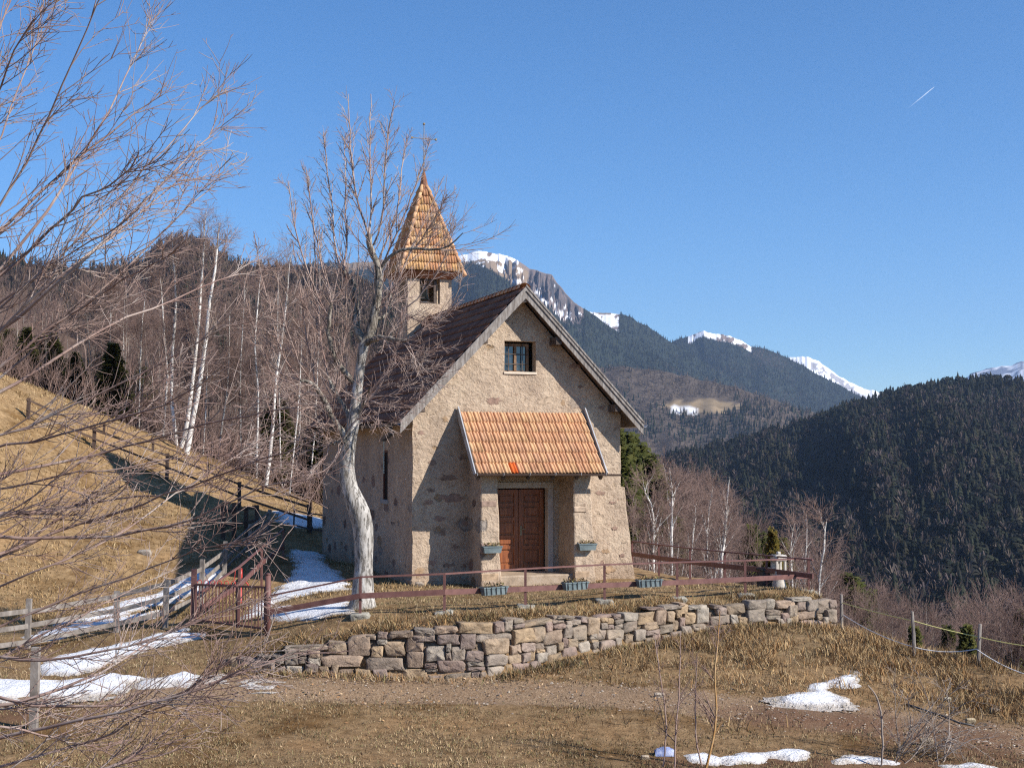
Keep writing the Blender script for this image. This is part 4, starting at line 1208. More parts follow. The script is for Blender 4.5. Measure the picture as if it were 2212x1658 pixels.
# ------------------------------------------------------------------ carved column and trough at the terrace corner
sh = on(6.80, 34.45)
M_SHR = simple("weathered_carved_stone", [(.30, .27, .235), (.46, .425, .375), (.58, .54, .48)], 6, .95, .7, 30, .02)
shr = empty('stone_shrine', sh, TH, 'weathered pale carved stone wayside shrine with open niche at the railing corner', 'shrine')
rg = np.random.default_rng(2)
mb = MB(); V = []
for z, w in ((-.1, .20), (.0, .19), (.1, .17), (.2, .15), (.30, .135)):
    for k in range(10): V.append([w * math.cos(k * .628) * rg.uniform(.9, 1.1), w * math.sin(k * .628) * rg.uniform(.9, 1.1), z])
mb.add(V, [(r * 10 + k, r * 10 + (k + 1) % 10, r * 10 + 10 + (k + 1) % 10, r * 10 + 10 + k) for r in range(4) for k in range(10)]); mb.build('foot', M_SHR, shr, True)
MB().box((-.17, -.16, .28), (.17, .16, .43), bev=.025).build('block', M_SHR, shr)
for x, y in ((-.12, -.11), (.12, -.11), (-.12, .11), (.12, .11)): MB().box((x - .03, y - .03, .42), (x + .03, y + .03, .66), bev=.006).build('niche_post', M_SHR, shr)
MB().box((-.09, .095, .43), (.09, .125, .66)).build('niche_back', M_SHR, shr)
mb = MB(); mb.box((-.17, -.16, .655), (.17, .16, .82), bev=.03); mb.box((-.05, -.05, .815), (.05, .05, .90), bev=.02); mb.build('capstone', M_SHR, shr)
tr = on(sh[0] - .24, sh[1] + .35)
tb = MB(); tb.box((-.20, -.16, -.1), (.14, .18, .42), bev=.02); tb.box((-.23, -.19, .42), (.17, .21, .48), bev=.015); ob = tb.build('stone_trough', simple("dark_wet_stone", [(.035, .032, .03), (.075, .068, .06), (.12, .11, .10)], 6, .8, .5, 30, .02)); ob.location = tuple(tr); ob.rotation_euler = (0, 0, TH)
props(ob, 'dark square stone block with a lid slab behind the carved shrine', 'stone block')

# ------------------------------------------------------------------ stones, litter, cord lying about
for k, (px, py, s, c, lab) in enumerate(((1424, 1506, .17, (.50, .42, .33), 'pale rounded rock on the track left of the snow patch'), (2047, 1514, .14, (.50, .45, .34), 'pale flat rock beside the black cord, upper of two'), (2098, 1561, .16, (.42, .34, .22), 'tan rock lying beside the lower end of the black cord'), (2003, 1609, .22, (.30, .24, .17), 'brown rock among the brambles near the bottom snow'), (2150, 1538, .16, (.40, .33, .27), 'pale rock in the rough grass near the right edge'), (311, 1199, .26, (.36, .32, .27), 'round grey rock alone on the grass hillside'), (1395, 1640, .12, (.44, .36, .27), 'small pale rock beside the blue plastic litter'), (905, 1266, .2, (.36, .30, .24), 'squarish rock at the left front foot of the chapel'))):
    rg = np.random.default_rng(k + 70); V, Fq = stone_verts(rg, 1, .62, .4); V = V @ np.array([[1, 0, 0], [0, .9, .3], [0, -.3, .9]])
    mb = MB(); mb.add(V * s * (1.4 if k == 5 else 1.15), Fq, c); o = mb.build('rock', M_STONE, None, True, col=True); o.location = tuple(gp(px, py, s * .12)); props(o, lab, 'rock')
bl = gp(1436, 1630); rg = np.random.default_rng(9); n = 9
U, Wd = np.meshgrid(np.linspace(-.17, .17, n), np.linspace(-.10, .10, n)); H = .05 + .09 * (1 - (U / .19) ** 2) * (1 - (Wd / .12) ** 2) + rg.uniform(-.025, .025, U.shape); H[0] = H[-1] = 0
ix = np.arange(n * n).reshape(n, n); o = npmesh('plastic_bag', np.stack([U, Wd, H], -1).reshape(-1, 3), [np.stack([ix[:-1, :-1], ix[:-1, 1:], ix[1:, 1:], ix[1:, :-1]], -1).reshape(-1, 4)], simple("blue_white_plastic", [(.12, .17, .38), (.28, .33, .52), (.55, .57, .64)], 12, .4, .2, spec=.5)); o.location = tuple(bl)
props(o, 'crumpled blue and white plastic bag lying in the grass near the saplings', 'litter')
mb = MB(); cpts = [gp(x, y, .02) for x, y in ((1958, 1522), (1980, 1529), (2000, 1536), (2040, 1549), (2070, 1562), (2105, 1569))]; mb.tube(np.array(cpts) - cpts[0], .019, 6); o = mb.build('black_hose', M_DARKGUT, None, True); o.location = tuple(cpts[0]); props(o, 'black hose lying across the grass slope below the wire fence', 'hose')

# ------------------------------------------------------------------ old snow
def snowmat():
    t = NT("old_snow"); n1 = t.noise(5, 6, .6); n2 = t.noise(22, 4, .6)
    c = t.ramp(n1.outputs[0], [(.3, (.66, .67, .69)), (.52, (.82, .83, .85)), (.75, (.88, .89, .90))]).outputs[0]
    n4 = t.noise(9, 6, .75); c = t.mix(t.math('MULTIPLY', t.ramp(n4.outputs[0], [(.60, (0, 0, 0)), (.72, (1, 1, 1))]).outputs[0], .45), c, (.34, .28, .21))
    c = t.mix(1.0, c, t.attr().outputs[0], 'MULTIPLY')
    t.bump(t.math('ADD', n1.outputs[0], t.math('MULTIPLY', n2.outputs[0], .8)), .9, .06)
    return t.out(c, .75, .3)


M_SNOW = snowmat()


def snow(label, px, thick=.09, res=.07, rough=.16):
    poly = np.array([gp(x, y)[:2] for x, y in px])
    lo, hi = poly.min(0) - .3, poly.max(0) + .3
    res = max(res, math.sqrt((hi[0] - lo[0]) * (hi[1] - lo[1]) / 16000))
    X, Y = np.meshgrid(np.arange(lo[0], hi[0], res), np.arange(lo[1], hi[1], res), indexing='ij')
    s = sdist(X, Y, poly).reshape(X.shape) + (fbm(X * 2.3, Y * 3.6, 31, 5) - .5) * rough * 3.6
    h = thick * .6 * np.clip(s / .5, 0, 1) ** .8 * (.55 + .9 * fbm(X * 1.6, Y * 1.6, 12, 3))
    Z = gz(X, Y) + h + np.clip(s / .10, -1, 1) * .022
    idx = np.arange(X.size).reshape(X.shape); keep = (s[:-1, :-1] > -.3) & (s[1:, 1:] > -.3) & (s[1:, :-1] > -.3) & (s[:-1, 1:] > -.3)
    Q = np.stack([idx[:-1, :-1], idx[1:, :-1], idx[1:, 1:], idx[:-1, 1:]], -1)[keep]
    rim = np.clip(s / .22 + (fbm(X * 6, Y * 6, 33, 3) - .5) * 1.4, 0, 1).ravel()[:, None]; CC = (1 - rim) * np.array([.60, .53, .45]) + rim * np.array([1, 1, 1.0])
    us, inv = np.unique(Q, return_inverse=True); V = np.stack([X, Y, Z], -1).reshape(-1, 3)[us]
    o = npmesh('snow_patch', V, [inv.reshape(-1, 4)], M_SNOW, col=CC[us], smooth=True)
    return props(o, label, 'snow patch')


snow('white snow patch on the path beside the chapel left wall and tree', [(622, 1188), (697, 1188), (705, 1216), (752, 1250), (757, 1272), (700, 1280), (590, 1300), (560, 1330), (520, 1340), (540, 1316), (612, 1262), (640, 1225)], .10)
snow('thin snow strip below the tree between gate post and trunk', [(586, 1316), (700, 1302), (756, 1300), (752, 1322), (660, 1340), (585, 1342), (560, 1334)], .07)
snow('snow band behind the plank fence, along the foot of the hillside', [(150, 1338), (240, 1306), (330, 1282), (400, 1248), (470, 1222), (490, 1240), (440, 1275), (380, 1300), (300, 1318), (250, 1336), (120, 1352)], .08)
snow('narrow snow strip under the lowest plank of the fence', [(60, 1372), (200, 1342), (345, 1318), (340, 1336), (240, 1352), (100, 1386), (30, 1395)], .07)
snow('long pointed snow tongue leading from the stake towards the gate', [(75, 1442), (110, 1420), (250, 1390), (330, 1370), (400, 1358), (442, 1372), (420, 1386), (340, 1396), (250, 1424), (200, 1450), (140, 1462), (88, 1458)], .10)
snow('broad snow patch on the track at the left edge of the view', [(-120, 1470), (40, 1466), (130, 1472), (190, 1462), (255, 1450), (300, 1470), (262, 1492), (150, 1508), (60, 1505), (-20, 1524), (-140, 1540)], .10)
snow('slim wedge of snow on the track right of the broad patch', [(280, 1473), (345, 1462), (398, 1454), (440, 1462), (478, 1472), (400, 1481), (300, 1484)], .08)
snow('two tiny snow remnants on the track below the wall end', [(520, 1480), (540, 1473), (552, 1476), (570, 1480), (598, 1478), (590, 1484), (560, 1484), (540, 1484)], .05, .04, .08)
snow('bright snow patch with a bare hole on the right slope', [(1676, 1508), (1740, 1492), (1775, 1468), (1830, 1454), (1860, 1448), (1876, 1462), (1846, 1480), (1822, 1492), (1800, 1484), (1792, 1492), (1838, 1508), (1835, 1521), (1760, 1524), (1710, 1520)], .10)
snow('ragged snow band along the bottom edge behind the saplings', [(1560, 1640), (1610, 1624), (1680, 1618), (1750, 1622), (1758, 1636), (1720, 1646), (1680, 1640), (1640, 1652), (1580, 1652)], .09)
snow('thin snow band at the bottom, between saplings and brambles', [(1795, 1642), (1840, 1630), (1900, 1636), (1955, 1646), (1940, 1653), (1860, 1648), (1800, 1652)], .06, .04, .10)
snow('small snow scrap at the foot of the golden birch sapling', [(1480, 1632), (1520, 1622), (1560, 1640), (1545, 1652), (1500, 1646)], .05, .04, .10)
snow('snow scrap at the bottom right corner under the brambles', [(2030, 1652), (2100, 1648), (2150, 1656), (2090, 1664), (2040, 1662)], .05, .04, .08)
snow('snow patch beside the dark barrier behind the chapel', [(590, 1102), (700, 1122), (702, 1140), (640, 1140), (600, 1128)], .08)

# ------------------------------------------------------------------ bare trees
def polyline(ctrl, K):
    """smooth resampling of (x,y,z,r) control points to K points"""
    c = np.asarray(ctrl, float); d = np.concatenate([[0], np.cumsum(np.linalg.norm(np.diff(c[:, :3], axis=0), axis=1))]); q = np.linspace(0, d[-1], K)
    m = np.zeros_like(c); m[1:-1] = (c[2:] - c[:-2]) / (d[2:] - d[:-2])[:, None]; m[0] = (c[1] - c[0]) / (d[1] - d[0]); m[-1] = (c[-1] - c[-2]) / (d[-1] - d[-2])
    i = np.clip(np.searchsorted(d, q, 'right') - 1, 0, len(d) - 2); h = (d[i + 1] - d[i])[:, None]; t = ((q - d[i])[:, None]) / h
    o = (2 * t ** 3 - 3 * t ** 2 + 1) * c[i] + (t ** 3 - 2 * t ** 2 + t) * h * m[i] + (-2 * t ** 3 + 3 * t ** 2) * c[i + 1] + (t ** 3 - t ** 2) * h * m[i + 1]
    o[:, 3] = np.interp(q, d, c[:, 3]); return o[:, :3], np.maximum(o[:, 3], .001)


def sprout(rng, Pp, Rp, n, t0, t1, ang, lmin, lmax, K, up, wob, rf=.6, rmin=.004, taper=.25, taperlen=.5, outward=None, rmax=9.):
    """n children on every parent polyline; returns points and radii"""
    B, Kp, _ = Pp.shape; M = B * n
    b = np.repeat(np.arange(B), n); t = (t0 + (t1 - t0) * rng.uniform(0, 1, M)) * (Kp - 1); i = np.minimum(t.astype(int), Kp - 2); f = (t - i)[:, None]
    o = Pp[b, i] * (1 - f) + Pp[b, i + 1] * f; r0 = Rp[b, i] * (1 - f[:, 0]) + Rp[b, i + 1] * f[:, 0]
    tg = Pp[b, i + 1] - Pp[b, i]; tg /= np.linalg.norm(tg, axis=1)[:, None] + 1e-9
    q = rng.normal(size=(M, 3)); q -= (q * tg).sum(1)[:, None] * tg; q /= np.linalg.norm(q, axis=1)[:, None] + 1e-9
    a = ang * rng.uniform(.7, 1.3, M)[:, None]
    d = tg * np.cos(a) + q * np.sin(a)
    if outward is not None: d = d + outward(o); d /= np.linalg.norm(d, axis=1)[:, None]
    L = rng.uniform(lmin, lmax, M) * (1 - taperlen * (t / (Kp - 1) - t0) / max(1e-6, t1 - t0)); st = (L / (K - 1))[:, None]
    pts = [o]; w = rng.normal(size=(M, 3)) * wob
    for k in range(K - 1):
        d = d + np.array([0, 0, 1.0]) * up * st / .3 * .3 + (w * .4 + rng.normal(size=(M, 3)) * wob * .6); d /= np.linalg.norm(d, axis=1)[:, None]
        pts.append(pts[-1] + d * st)
    r = np.clip(r0 * rf, rmin, rmax); R = r[:, None] * np.linspace(1, taper, K)[None]
    return np.stack(pts, 1), R


def join(parts):
    V = []; Q = []; n = 0
    for Pp, R, S in parts:
        v, q = tubes(Pp, R, S); V.append(v); Q.append(q + n); n += len(v)
    return np.concatenate(V), np.concatenate(Q)


def barkmat(name, stops, scale, fiss=.0, vstretch=.35, dark=(.02, .018, .016), fth=.56):
    t = NT(name); v = t.mapping((1, 1, vstretch)); n = t.noise(scale, 7, .65, v); c = t.ramp(n.outputs[0], [(.3 + .4 * i / (len(stops) - 1), s) for i, s in enumerate(stops)]).outputs[0]
    if fiss:
        n2 = t.noise(scale * 2.3, 6, .7, t.mapping((1, 1, .22)), .6); f = t.ramp(n2.outputs[0], [(fth, (0, 0, 0)), (fth + .05, (1, 1, 1))]).outputs[0]; c = t.mix(t.math('MULTIPLY', f, fiss), c, dark)
        t.bump(t.math('SUBTRACT', n.outputs[0], f), .9, .02)
    else: t.bump(n.outputs[0], .5, .01)
    return t.out(c, .95, .1)


M_BARK = barkmat("flaking_pale_bark", [(.16, .14, .12), (.38, .355, .32), (.63, .605, .57)], 7, .72, .35, (.11, .095, .08), .53)
M_LIMB = barkmat("lichened_dark_bark", [(.12, .10, .08), (.26, .23, .19), (.46, .425, .37)], 9, .7, .35, (.03, .026, .022), .54)
M_SHOOT = barkmat("reddish_grey_twig_bark", [(.22, .13, .11), (.34, .25, .215), (.46, .39, .345)], 3)
M_TWIGF = barkmat("near_twig_bark", [(.17, .10, .085), (.29, .205, .175), (.44, .38, .335)], 2.2)
M_BROWN = barkmat("brown_wood_twigs", [(.165, .108, .092), (.235, .16, .135), (.31, .225, .19)], .8)
M_BROWNT = barkmat("grey_brown_trunk", [(.16, .125, .105), (.28, .235, .20), (.42, .37, .33)], 3)


def birchmat():
    t = NT("white_birch_bark"); n = t.noise(2.2, 4, .6, t.mapping((1.2, 1.2, 3.6))); n2 = t.noise(1.4, 3, .5); n3 = t.noise(5, 5, .6)
    f = t.ramp(n.outputs[0], [(.565, (0, 0, 0)), (.62, (1, 1, 1))]).outputs[0]; g = t.ramp(n2.outputs[0], [(.62, (0, 0, 0)), (.68, (1, 1, 1))]).outputs[0]
    c = t.ramp(n3.outputs[0], [(.3, (.46, .43, .39)), (.6, (.68, .655, .615))]).outputs[0]
    c = t.mix(t.math('MAXIMUM', t.math('MULTIPLY', f, .85), t.math('MULTIPLY', g, .5)), c, (.05, .042, .038)); return t.out(c, .8, .2)


M_BIRCH = birchmat()
M_GOLD = barkmat("golden_birch_bark", [(.22, .10, .045), (.40, .23, .09), (.56, .43, .26)], 4)


def central_tree():
    rng = np.random.default_rng(14); base = gp(783, 1312); Y0 = base[1]; ppm = F / Y0
    root = empty('pollarded_tree', base, 0, 'old pollarded tree with pale crooked trunk and bare upright shoots before the chapel left corner', 'tree')
    def line(pts, K, dz=0.0, spread=0.0):
        n = len(pts); return polyline([[*(P(p[0], p[1], Y0 + dz + spread * k / (n - 1)) - base), p[2] / ppm / 2] for k, p in enumerate(pts)], K)
    trunk = [((782, 1322, 56), (783, 1300, 50), (785, 1250, 43), (786, 1190, 42), (784, 1140, 46), (776, 1105, 50), (763, 1075, 46), (752, 1040, 38), (749, 1000, 36), (753, 960, 37), (762, 920, 30), (768, 880, 27), (773, 830, 26), (780, 780, 24), (787, 738, 24)), ]
    limbs = [  # px list, depth drift
        (((787, 740, 24), (772, 713, 20), (769, 671, 18), (766, 622, 16), (751, 595, 14), (737, 578, 12)), .5),
        (((787, 740, 26), (803, 710, 23), (809, 671, 20), (818, 622, 18), (815, 571, 16), (802, 541, 14), (797, 505, 12)), -.4),
        (((753, 965, 24), (739, 934, 19), (715, 895, 16), (703, 871, 15), (691, 850, 13), (678, 828, 11), (648, 821, 8)), -.6),
        (((758, 935, 17), (755, 904, 14), (740, 874, 12), (722, 843, 10), (708, 812, 7)), .8),
        (((763, 825, 15), (734, 792, 12), (718, 759, 11), (710, 719, 11), (712, 683, 10), (716, 652, 8)), -.7),
        (((788, 742, 20), (809, 732, 14), (827, 729, 11), (850, 732, 9), (880, 736, 7)), -.9),
        (((809, 690, 11), (832, 681, 9), (842, 658, 8), (846, 630, 7)), .5),
        (((816, 600, 12), (828, 570, 10), (850, 547, 8), (897, 536, 6.5), (936, 541, 5), (969, 532, 4), (1000, 503, 2.5)), -1.0),
        (((775, 900, 10), (786, 868, 8), (793, 850, 6), (798, 838, 4)), -.8),
        (((753, 962, 11), (735, 955, 9), (722, 956, 7), (711, 959, 5)), -.3)]
    lead = [  # long upright shoots
        (((737, 580, 7), (726, 545, 6), (720, 473, 5), (706, 360, 4), (698, 285, 2.5)), .5), (((742, 585, 7), (748, 520, 5.5), (746, 420, 4), (744, 300, 2.5)), 1.0), (((797, 508, 8), (779, 455, 6.5), (763, 381, 5.5), (756, 290, 4), (752, 203, 2.5)), -.3), (((797, 508, 7), (802, 466, 6), (800, 400, 5.5), (800, 308, 4), (801, 203, 2.5)), .5),
        (((806, 530, 7), (827, 466, 6), (831, 385, 5), (841, 271, 4), (853, 216, 2.5)), -.8), (((815, 571, 7), (850, 480, 5), (868, 380, 4), (880, 290, 2.5)), .8), (((828, 570, 6), (870, 470, 5), (905, 380, 3.5), (930, 300, 2.5)), -.6), (((846, 632, 6), (880, 560, 5), (925, 460, 3.5), (960, 380, 2.5)), .7),
        (((897, 536, 5), (940, 470, 4), (965, 420, 2.5)), -.9), (((850, 690, 6), (905, 640, 4.5), (950, 580, 3.5), (985, 480, 2.5)), -.7), (((880, 736, 5), (940, 700, 4), (985, 640, 3), (1005, 560, 2)), -.9), (((716, 655, 6), (692, 560, 5), (673, 450, 4), (660, 360, 2.5)), -.7), (((712, 690, 6), (670, 600, 5), (640, 500, 4), (622, 390, 2.5)), -1.2),
        (((708, 812, 6), (694, 740, 5), (684, 600, 4), (676, 470, 3), (668, 410, 2)), .8), (((690, 850, 6), (668, 770, 5), (650, 640, 4), (632, 520, 2.5)), -.9), (((648, 821, 6), (612, 770, 5), (585, 680, 4), (560, 570, 3), (548, 500, 2)), -1.3), (((648, 822, 5), (600, 800, 4), (555, 730, 3), (530, 640, 2)), -.4), (((680, 830, 5), (650, 790, 4), (615, 690, 3), (596, 590, 2)), -1.6),
        (((722, 843, 5), (740, 760, 4), (748, 680, 3), (750, 600, 2)), -1.4), (((703, 870, 5), (660, 880, 4), (610, 850, 3), (575, 780, 2)), -1.1), (((715, 895, 5), (690, 930, 4), (640, 950, 3), (590, 900, 2.5), (570, 840, 2)), -.5), (((711, 959, 4), (690, 920, 3), (680, 870, 2)), -.2), (((712, 960, 4), (700, 990, 3), (660, 1020, 2.5), (620, 1000, 2)), -.8),
        (((798, 840, 5), (850, 828, 4), (900, 800, 3), (955, 790, 2)), -.9), (((790, 856, 5), (830, 880, 4), (880, 870, 3), (925, 830, 2)), -1.3), (((880, 737, 5), (893, 770, 4), (905, 810, 3.5), (930, 825, 2.5), (965, 800, 2)), -.7), (((827, 730, 5), (860, 770, 4), (900, 775, 3), (960, 745, 2)), -1.2), (((772, 905, 5), (800, 900, 4), (830, 915, 3), (856, 905, 2)), -1.1), (((846, 660, 5), (895, 690, 3.5), (950, 690, 2.5), (990, 650, 2)), -1.4)]
    TP, TR = zip(*[line(t, 34) for t in trunk]); TP = np.array(TP); TR = np.array(TR)
    TR *= np.interp(np.arange(34), [0, 2, 5, 33], [1.28, 1.02, .93, .86])[None]; TR *= 1 + .16 * (fbm(np.arange(34) * .8, np.zeros(34), 5, 2) - .5)[None]
    LP, LR = zip(*[line(l, 12, 0, s) for l, s in limbs]); LP = np.array(LP); LR = np.array(LR)
    LP[:, 1:-1] += rng.normal(size=LP[:, 1:-1].shape) * .011; LR = LR * rng.uniform(.72, 1.05, LR.shape)
    DP, DR = zip(*[line(l, 12, rng.uniform(-.2, .2), s) for l, s in lead]); DP = np.array(DP); DR = np.maximum(np.array(DR) * .68, .008)
    DP[:, 1:-1] += rng.normal(size=DP[:, 1:-1].shape) * .011
    cen = np.array([0.05, 0, 5.6]); out = lambda o: (o - cen) / (np.linalg.norm(o - cen, axis=1)[:, None] + .5) * .55
    S1, SR1 = sprout(rng, LP, LR, 14, .25, 1, 1.0, .8, 2.2, 8, .55, .07, .36, .0065, .4, .2, out, .011)
    S2, SR2 = sprout(rng, DP, DR, 22, .12, .98, .62, .3, .95, 7, .30, .06, .6, .0056, .55, .55, lambda o: out(o) * .5)
    S3, SR3 = sprout(rng, S1, SR1, 9, .15, .98, .65, .2, .6, 5, .30, .07, .65, .0046, .65, .5)
    S4, SR4 = sprout(rng, S2, SR2, 5, .15, .98, .7, .10, .36, 4, .25, .07, .75, .0043, .75, .4)
    V, Q = join([(TP, TR, 14)]); tk = npmesh('trunk', V, [Q], M_BARK, root, smooth=True); V, Q = join([(LP, LR, 8)]); npmesh('limbs', V, [Q], M_LIMB, tk, smooth=True)
    V, Q = join([(DP, DR, 5), (S1, SR1, 4), (S2, SR2, 3), (S3, SR3, 3), (S4, SR4, 3)]); npmesh('crown', V, [Q], M_SHOOT, root, smooth=True)


central_tree()


def near_tree():
    rng = np.random.default_rng(6); Y0 = 11.0; b = P(-170, 1200, Y0); base = on(b[0], b[1]); ppm = F / Y0
    root = empty('leafless_tree', base, 0, 'leafless tree close by at the left edge whose long thin branches sweep across the view', 'tree')
    T = polyline([[0, 0, -.3, .17], [.03, 0, 1.2, .15], [-.05, .05, 3.0, .13], [.02, .1, 5.0, .10], [-.05, 0, 7.2, .06], [0, 0, 9.0, .02]], 16)
    L = [((-165, 700), (60, 360), (235, -30)), ((-165, 620), (20, 250), (120, -70)), ((-165, 760), (130, 420), (325, 40)), ((-165, 480), (-40, 200), (30, -70)), ((-165, 560), (-60, 330), (70, 40)), ((-165, 800), (180, 500), (490, 195)), ((-165, 850), (210, 520), (470, 250)), ((-165, 880), (150, 560), (440, 330)), ((-165, 900), (250, 600), (465, 400)), ((-165, 720), (80, 520), (300, 330)), ((-165, 660), (60, 430), (360, 180)),
         ((-165, 940), (200, 740), (560, 590)), ((-165, 960), (120, 700), (400, 520)), ((-165, 985), (220, 850), (530, 690)), ((-165, 1010), (200, 900), (480, 790)), ((-165, 830), (40, 640), (300, 450)), ((-165, 1050), (250, 985), (640, 880)), ((-165, 1080), (200, 1020), (520, 985)), ((-165, 1150), (260, 1160), (640, 1035)), ((-165, 1330), (120, 1230), (560, 950)), ((-165, 1250), (180, 1130), (700, 940)),
         ((-165, 1420), (200, 1280), (600, 1150)), ((-165, 1400), (180, 1420), (600, 1285)), ((-165, 1470), (200, 1525), (640, 1400)), ((-165, 1560), (150, 1480), (430, 1340)), ((-165, 1620), (200, 1560), (560, 1440)), ((-165, 1690), (180, 1600), (480, 1420)), ((-165, 1720), (250, 1640), (430, 1500)), ((-165, 1180), (80, 1060), (330, 870)), ((-165, 1290), (60, 1180), (280, 1040)), ((-165, 1580), (20, 1560), (240, 1600)), ((-165, 1130), (150, 1090), (420, 1060)), ((-165, 1500), (60, 1390), (330, 1250))]
    LP, LR = [], []
    for k, (a, m, e) in enumerate(L):
        y1, y2 = Y0 + rng.uniform(-1.4, 1.6), Y0 + rng.uniform(-2.2, 2.4); w = rng.uniform(5.5, 10.5)
        A = P(*a, Y0); M_ = P(*m, (y1 + Y0) / 2 + rng.uniform(-.3, .3)); E = P(*e, y2)
        Pm, Rm = polyline([[*(A - base), w / ppm / 2], [*(M_ - base), w * .62 / ppm / 2], [*(E - base), 2.2 / ppm / 2]], 14)
        Pm[1:-1] += np.cumsum(rng.normal(size=(12, 3)) * .014, 0); LP.append(Pm); LR.append(Rm)
    LP, LR = np.array(LP), np.array(LR)
    tocam = lambda o: np.tile(np.array([[.42, 0, .22]]), (len(o), 1))
    S1, R1 = sprout(rng, LP, LR, 10, .16, .98, .52, .4, 1.15, 9, .34, .07, .55, .0045, .45, .45, tocam, .0085)
    S2, R2 = sprout(rng, S1, R1, 6, .2, .98, .6, .15, .55, 6, .45, .08, .7, .0034, .6, .4)
    S3, R3 = sprout(rng, LP, LR, 8, .25, 1, .75, .12, .45, 5, .5, .08, .5, .0034, .6, .3, None, .006)
    S4, R4 = sprout(rng, S2, R2, 1, .3, .95, .7, .06, .2, 4, .5, .06, .8, .003, .8, .3)
    V, Q = join([(T[0][None], T[1][None], 10)]); npmesh('trunk', V, [Q], M_BARK, root, smooth=True)
    V, Q = join([(LP, LR, 6), (S1, R1, 4), (S2, R2, 3), (S3, R3, 3), (S4, R4, 3)]); npmesh('crown', V, [Q], M_TWIGF, root, smooth=True)


near_tree()


# ---- birches with white trunks
def birch(name, label, pts, Y, group=None, seed=0, crown=1.0, Yb=None):
    rng = np.random.default_rng(seed); b = P(pts[0][0], pts[0][1], Y); base = on(b[0], b[1]); ppm = F / Y
    root = empty(name, base, 0, label, 'birch', group)
    ctrl = [[*(P(p[0], p[1], Y) - base), p[2] * .76 / ppm / 2] for p in pts]; ctrl[0][2] = -.2; ctrl[-1][3] = .007; white = group is not None and 'railing' in group
    T = polyline(ctrl, 16); T = (T[0][None], T[1][None]); H = T[0][0, -1, 2]
    T[0][0, 1:-1] += np.cumsum(rng.normal(size=(14, 3)) * .012, 0) * np.array([1, 1, 0])
    L1 = sprout(rng, *T, 24, .30, .98, .5, .10 * H, .26 * H, 8, .35, .06, .5, .009, .3, .65, None, .018)
    L2 = sprout(rng, *L1, 8, .2, .98, .6, .4, 1.2, 7, -.15, .10, .6, .0055, .5, .4)
    L3 = sprout(rng, *L2, 5, .2, .98, .6, .25, .7, 5, -.5, .10, .7, .0046, .7, .4)
    V, Q = join([(*T, 8)]); npmesh('trunk', V, [Q], M_BIRCH, root, smooth=True)
    V, Q = join([(*L1, 4)]); npmesh('branches', V, [Q], M_BIRCH if white else M_BROWNT, root, smooth=True)
    V, Q = join([(*L2, 3), (*L3, 3)]); npmesh('crown', V, [Q], M_BROWN, root)
    return root


BL = 'birches on the hillside behind the fence'
birch('birch_tree', 'tallest white birch leaning right, rightmost stem of the clump of three at the fence', [(401, 1000, 17), (412, 930, 15), (428, 850, 13), (442, 760, 11), (455, 660, 9), (463, 600, 8), (470, 540, 6), (474, 480, 3)], 56.5, BL, 1)
birch('birch_tree', 'straight white birch, middle stem of the clump of three at the fence', [(387, 995, 14), (402, 930, 13), (414, 850, 11), (424, 770, 9), (434, 660, 8), (441, 560, 6), (446, 455, 3)], 57.5, BL, 2)
birch('birch_tree', 'slimmer speckled birch with forked top, left stem of the clump of three', [(382, 985, 11), (374, 900, 10), (370, 830, 9), (372, 740, 8), (378, 650, 6), (374, 560, 4), (372, 500, 2.5)], 58.0, BL, 3)
birch('birch_tree', 'grey white birch left of the clump of three at the fence', [(352, 975, 8), (356, 900, 7), (361, 820, 6), (356, 740, 5), (350, 660, 4), (346, 600, 2)], 60, BL, 4)
birch('birch_tree', 'speckled white birch standing alone right of the clump near the fence end', [(573, 1062, 11), (584, 980, 10), (592, 880, 9), (600, 800, 8), (612, 720, 6), (622, 640, 5), (632, 540, 2.5)], 57, BL, 5)
birch('birch_tree', 'thin dark and white birch beside the lone birch near the fence end', [(554, 1040, 7), (554, 960, 6), (556, 860, 5), (550, 760, 4.5), (556, 660, 4), (566, 560, 2)], 59, BL, 6)
birch('birch_tree', 'faint thin birch between the clump of three and the lone birch', [(470, 1000, 6), (480, 920, 5), (492, 840, 4.5), (498, 740, 4), (500, 660, 2)], 62, BL, 7)
for k, (x, y0, x1, y1, Y) in enumerate(((438, 985, 446, 690, 60), (520, 1010, 528, 600, 61), (640, 1040, 650, 640, 61), (300, 940, 318, 600, 60), (225, 900, 240, 610, 62), (610, 1040, 600, 560, 60), (668, 1060, 690, 640, 60), (280, 930, 270, 640, 64), (625, 1060, 655, 700, 58))):
    birch('birch_tree', 'slim pale birch deep in the brown wood behind the birch clumps', [(x, y0, 4.4), ((x + x1) / 2 + 5 * (-1) ** k, (y0 + y1) / 2, 3.6), (x1, y1, 1.2)], Y, 'slim birches deep in the left wood', 20 + k)
BR = 'birches behind the railing right of the chapel'
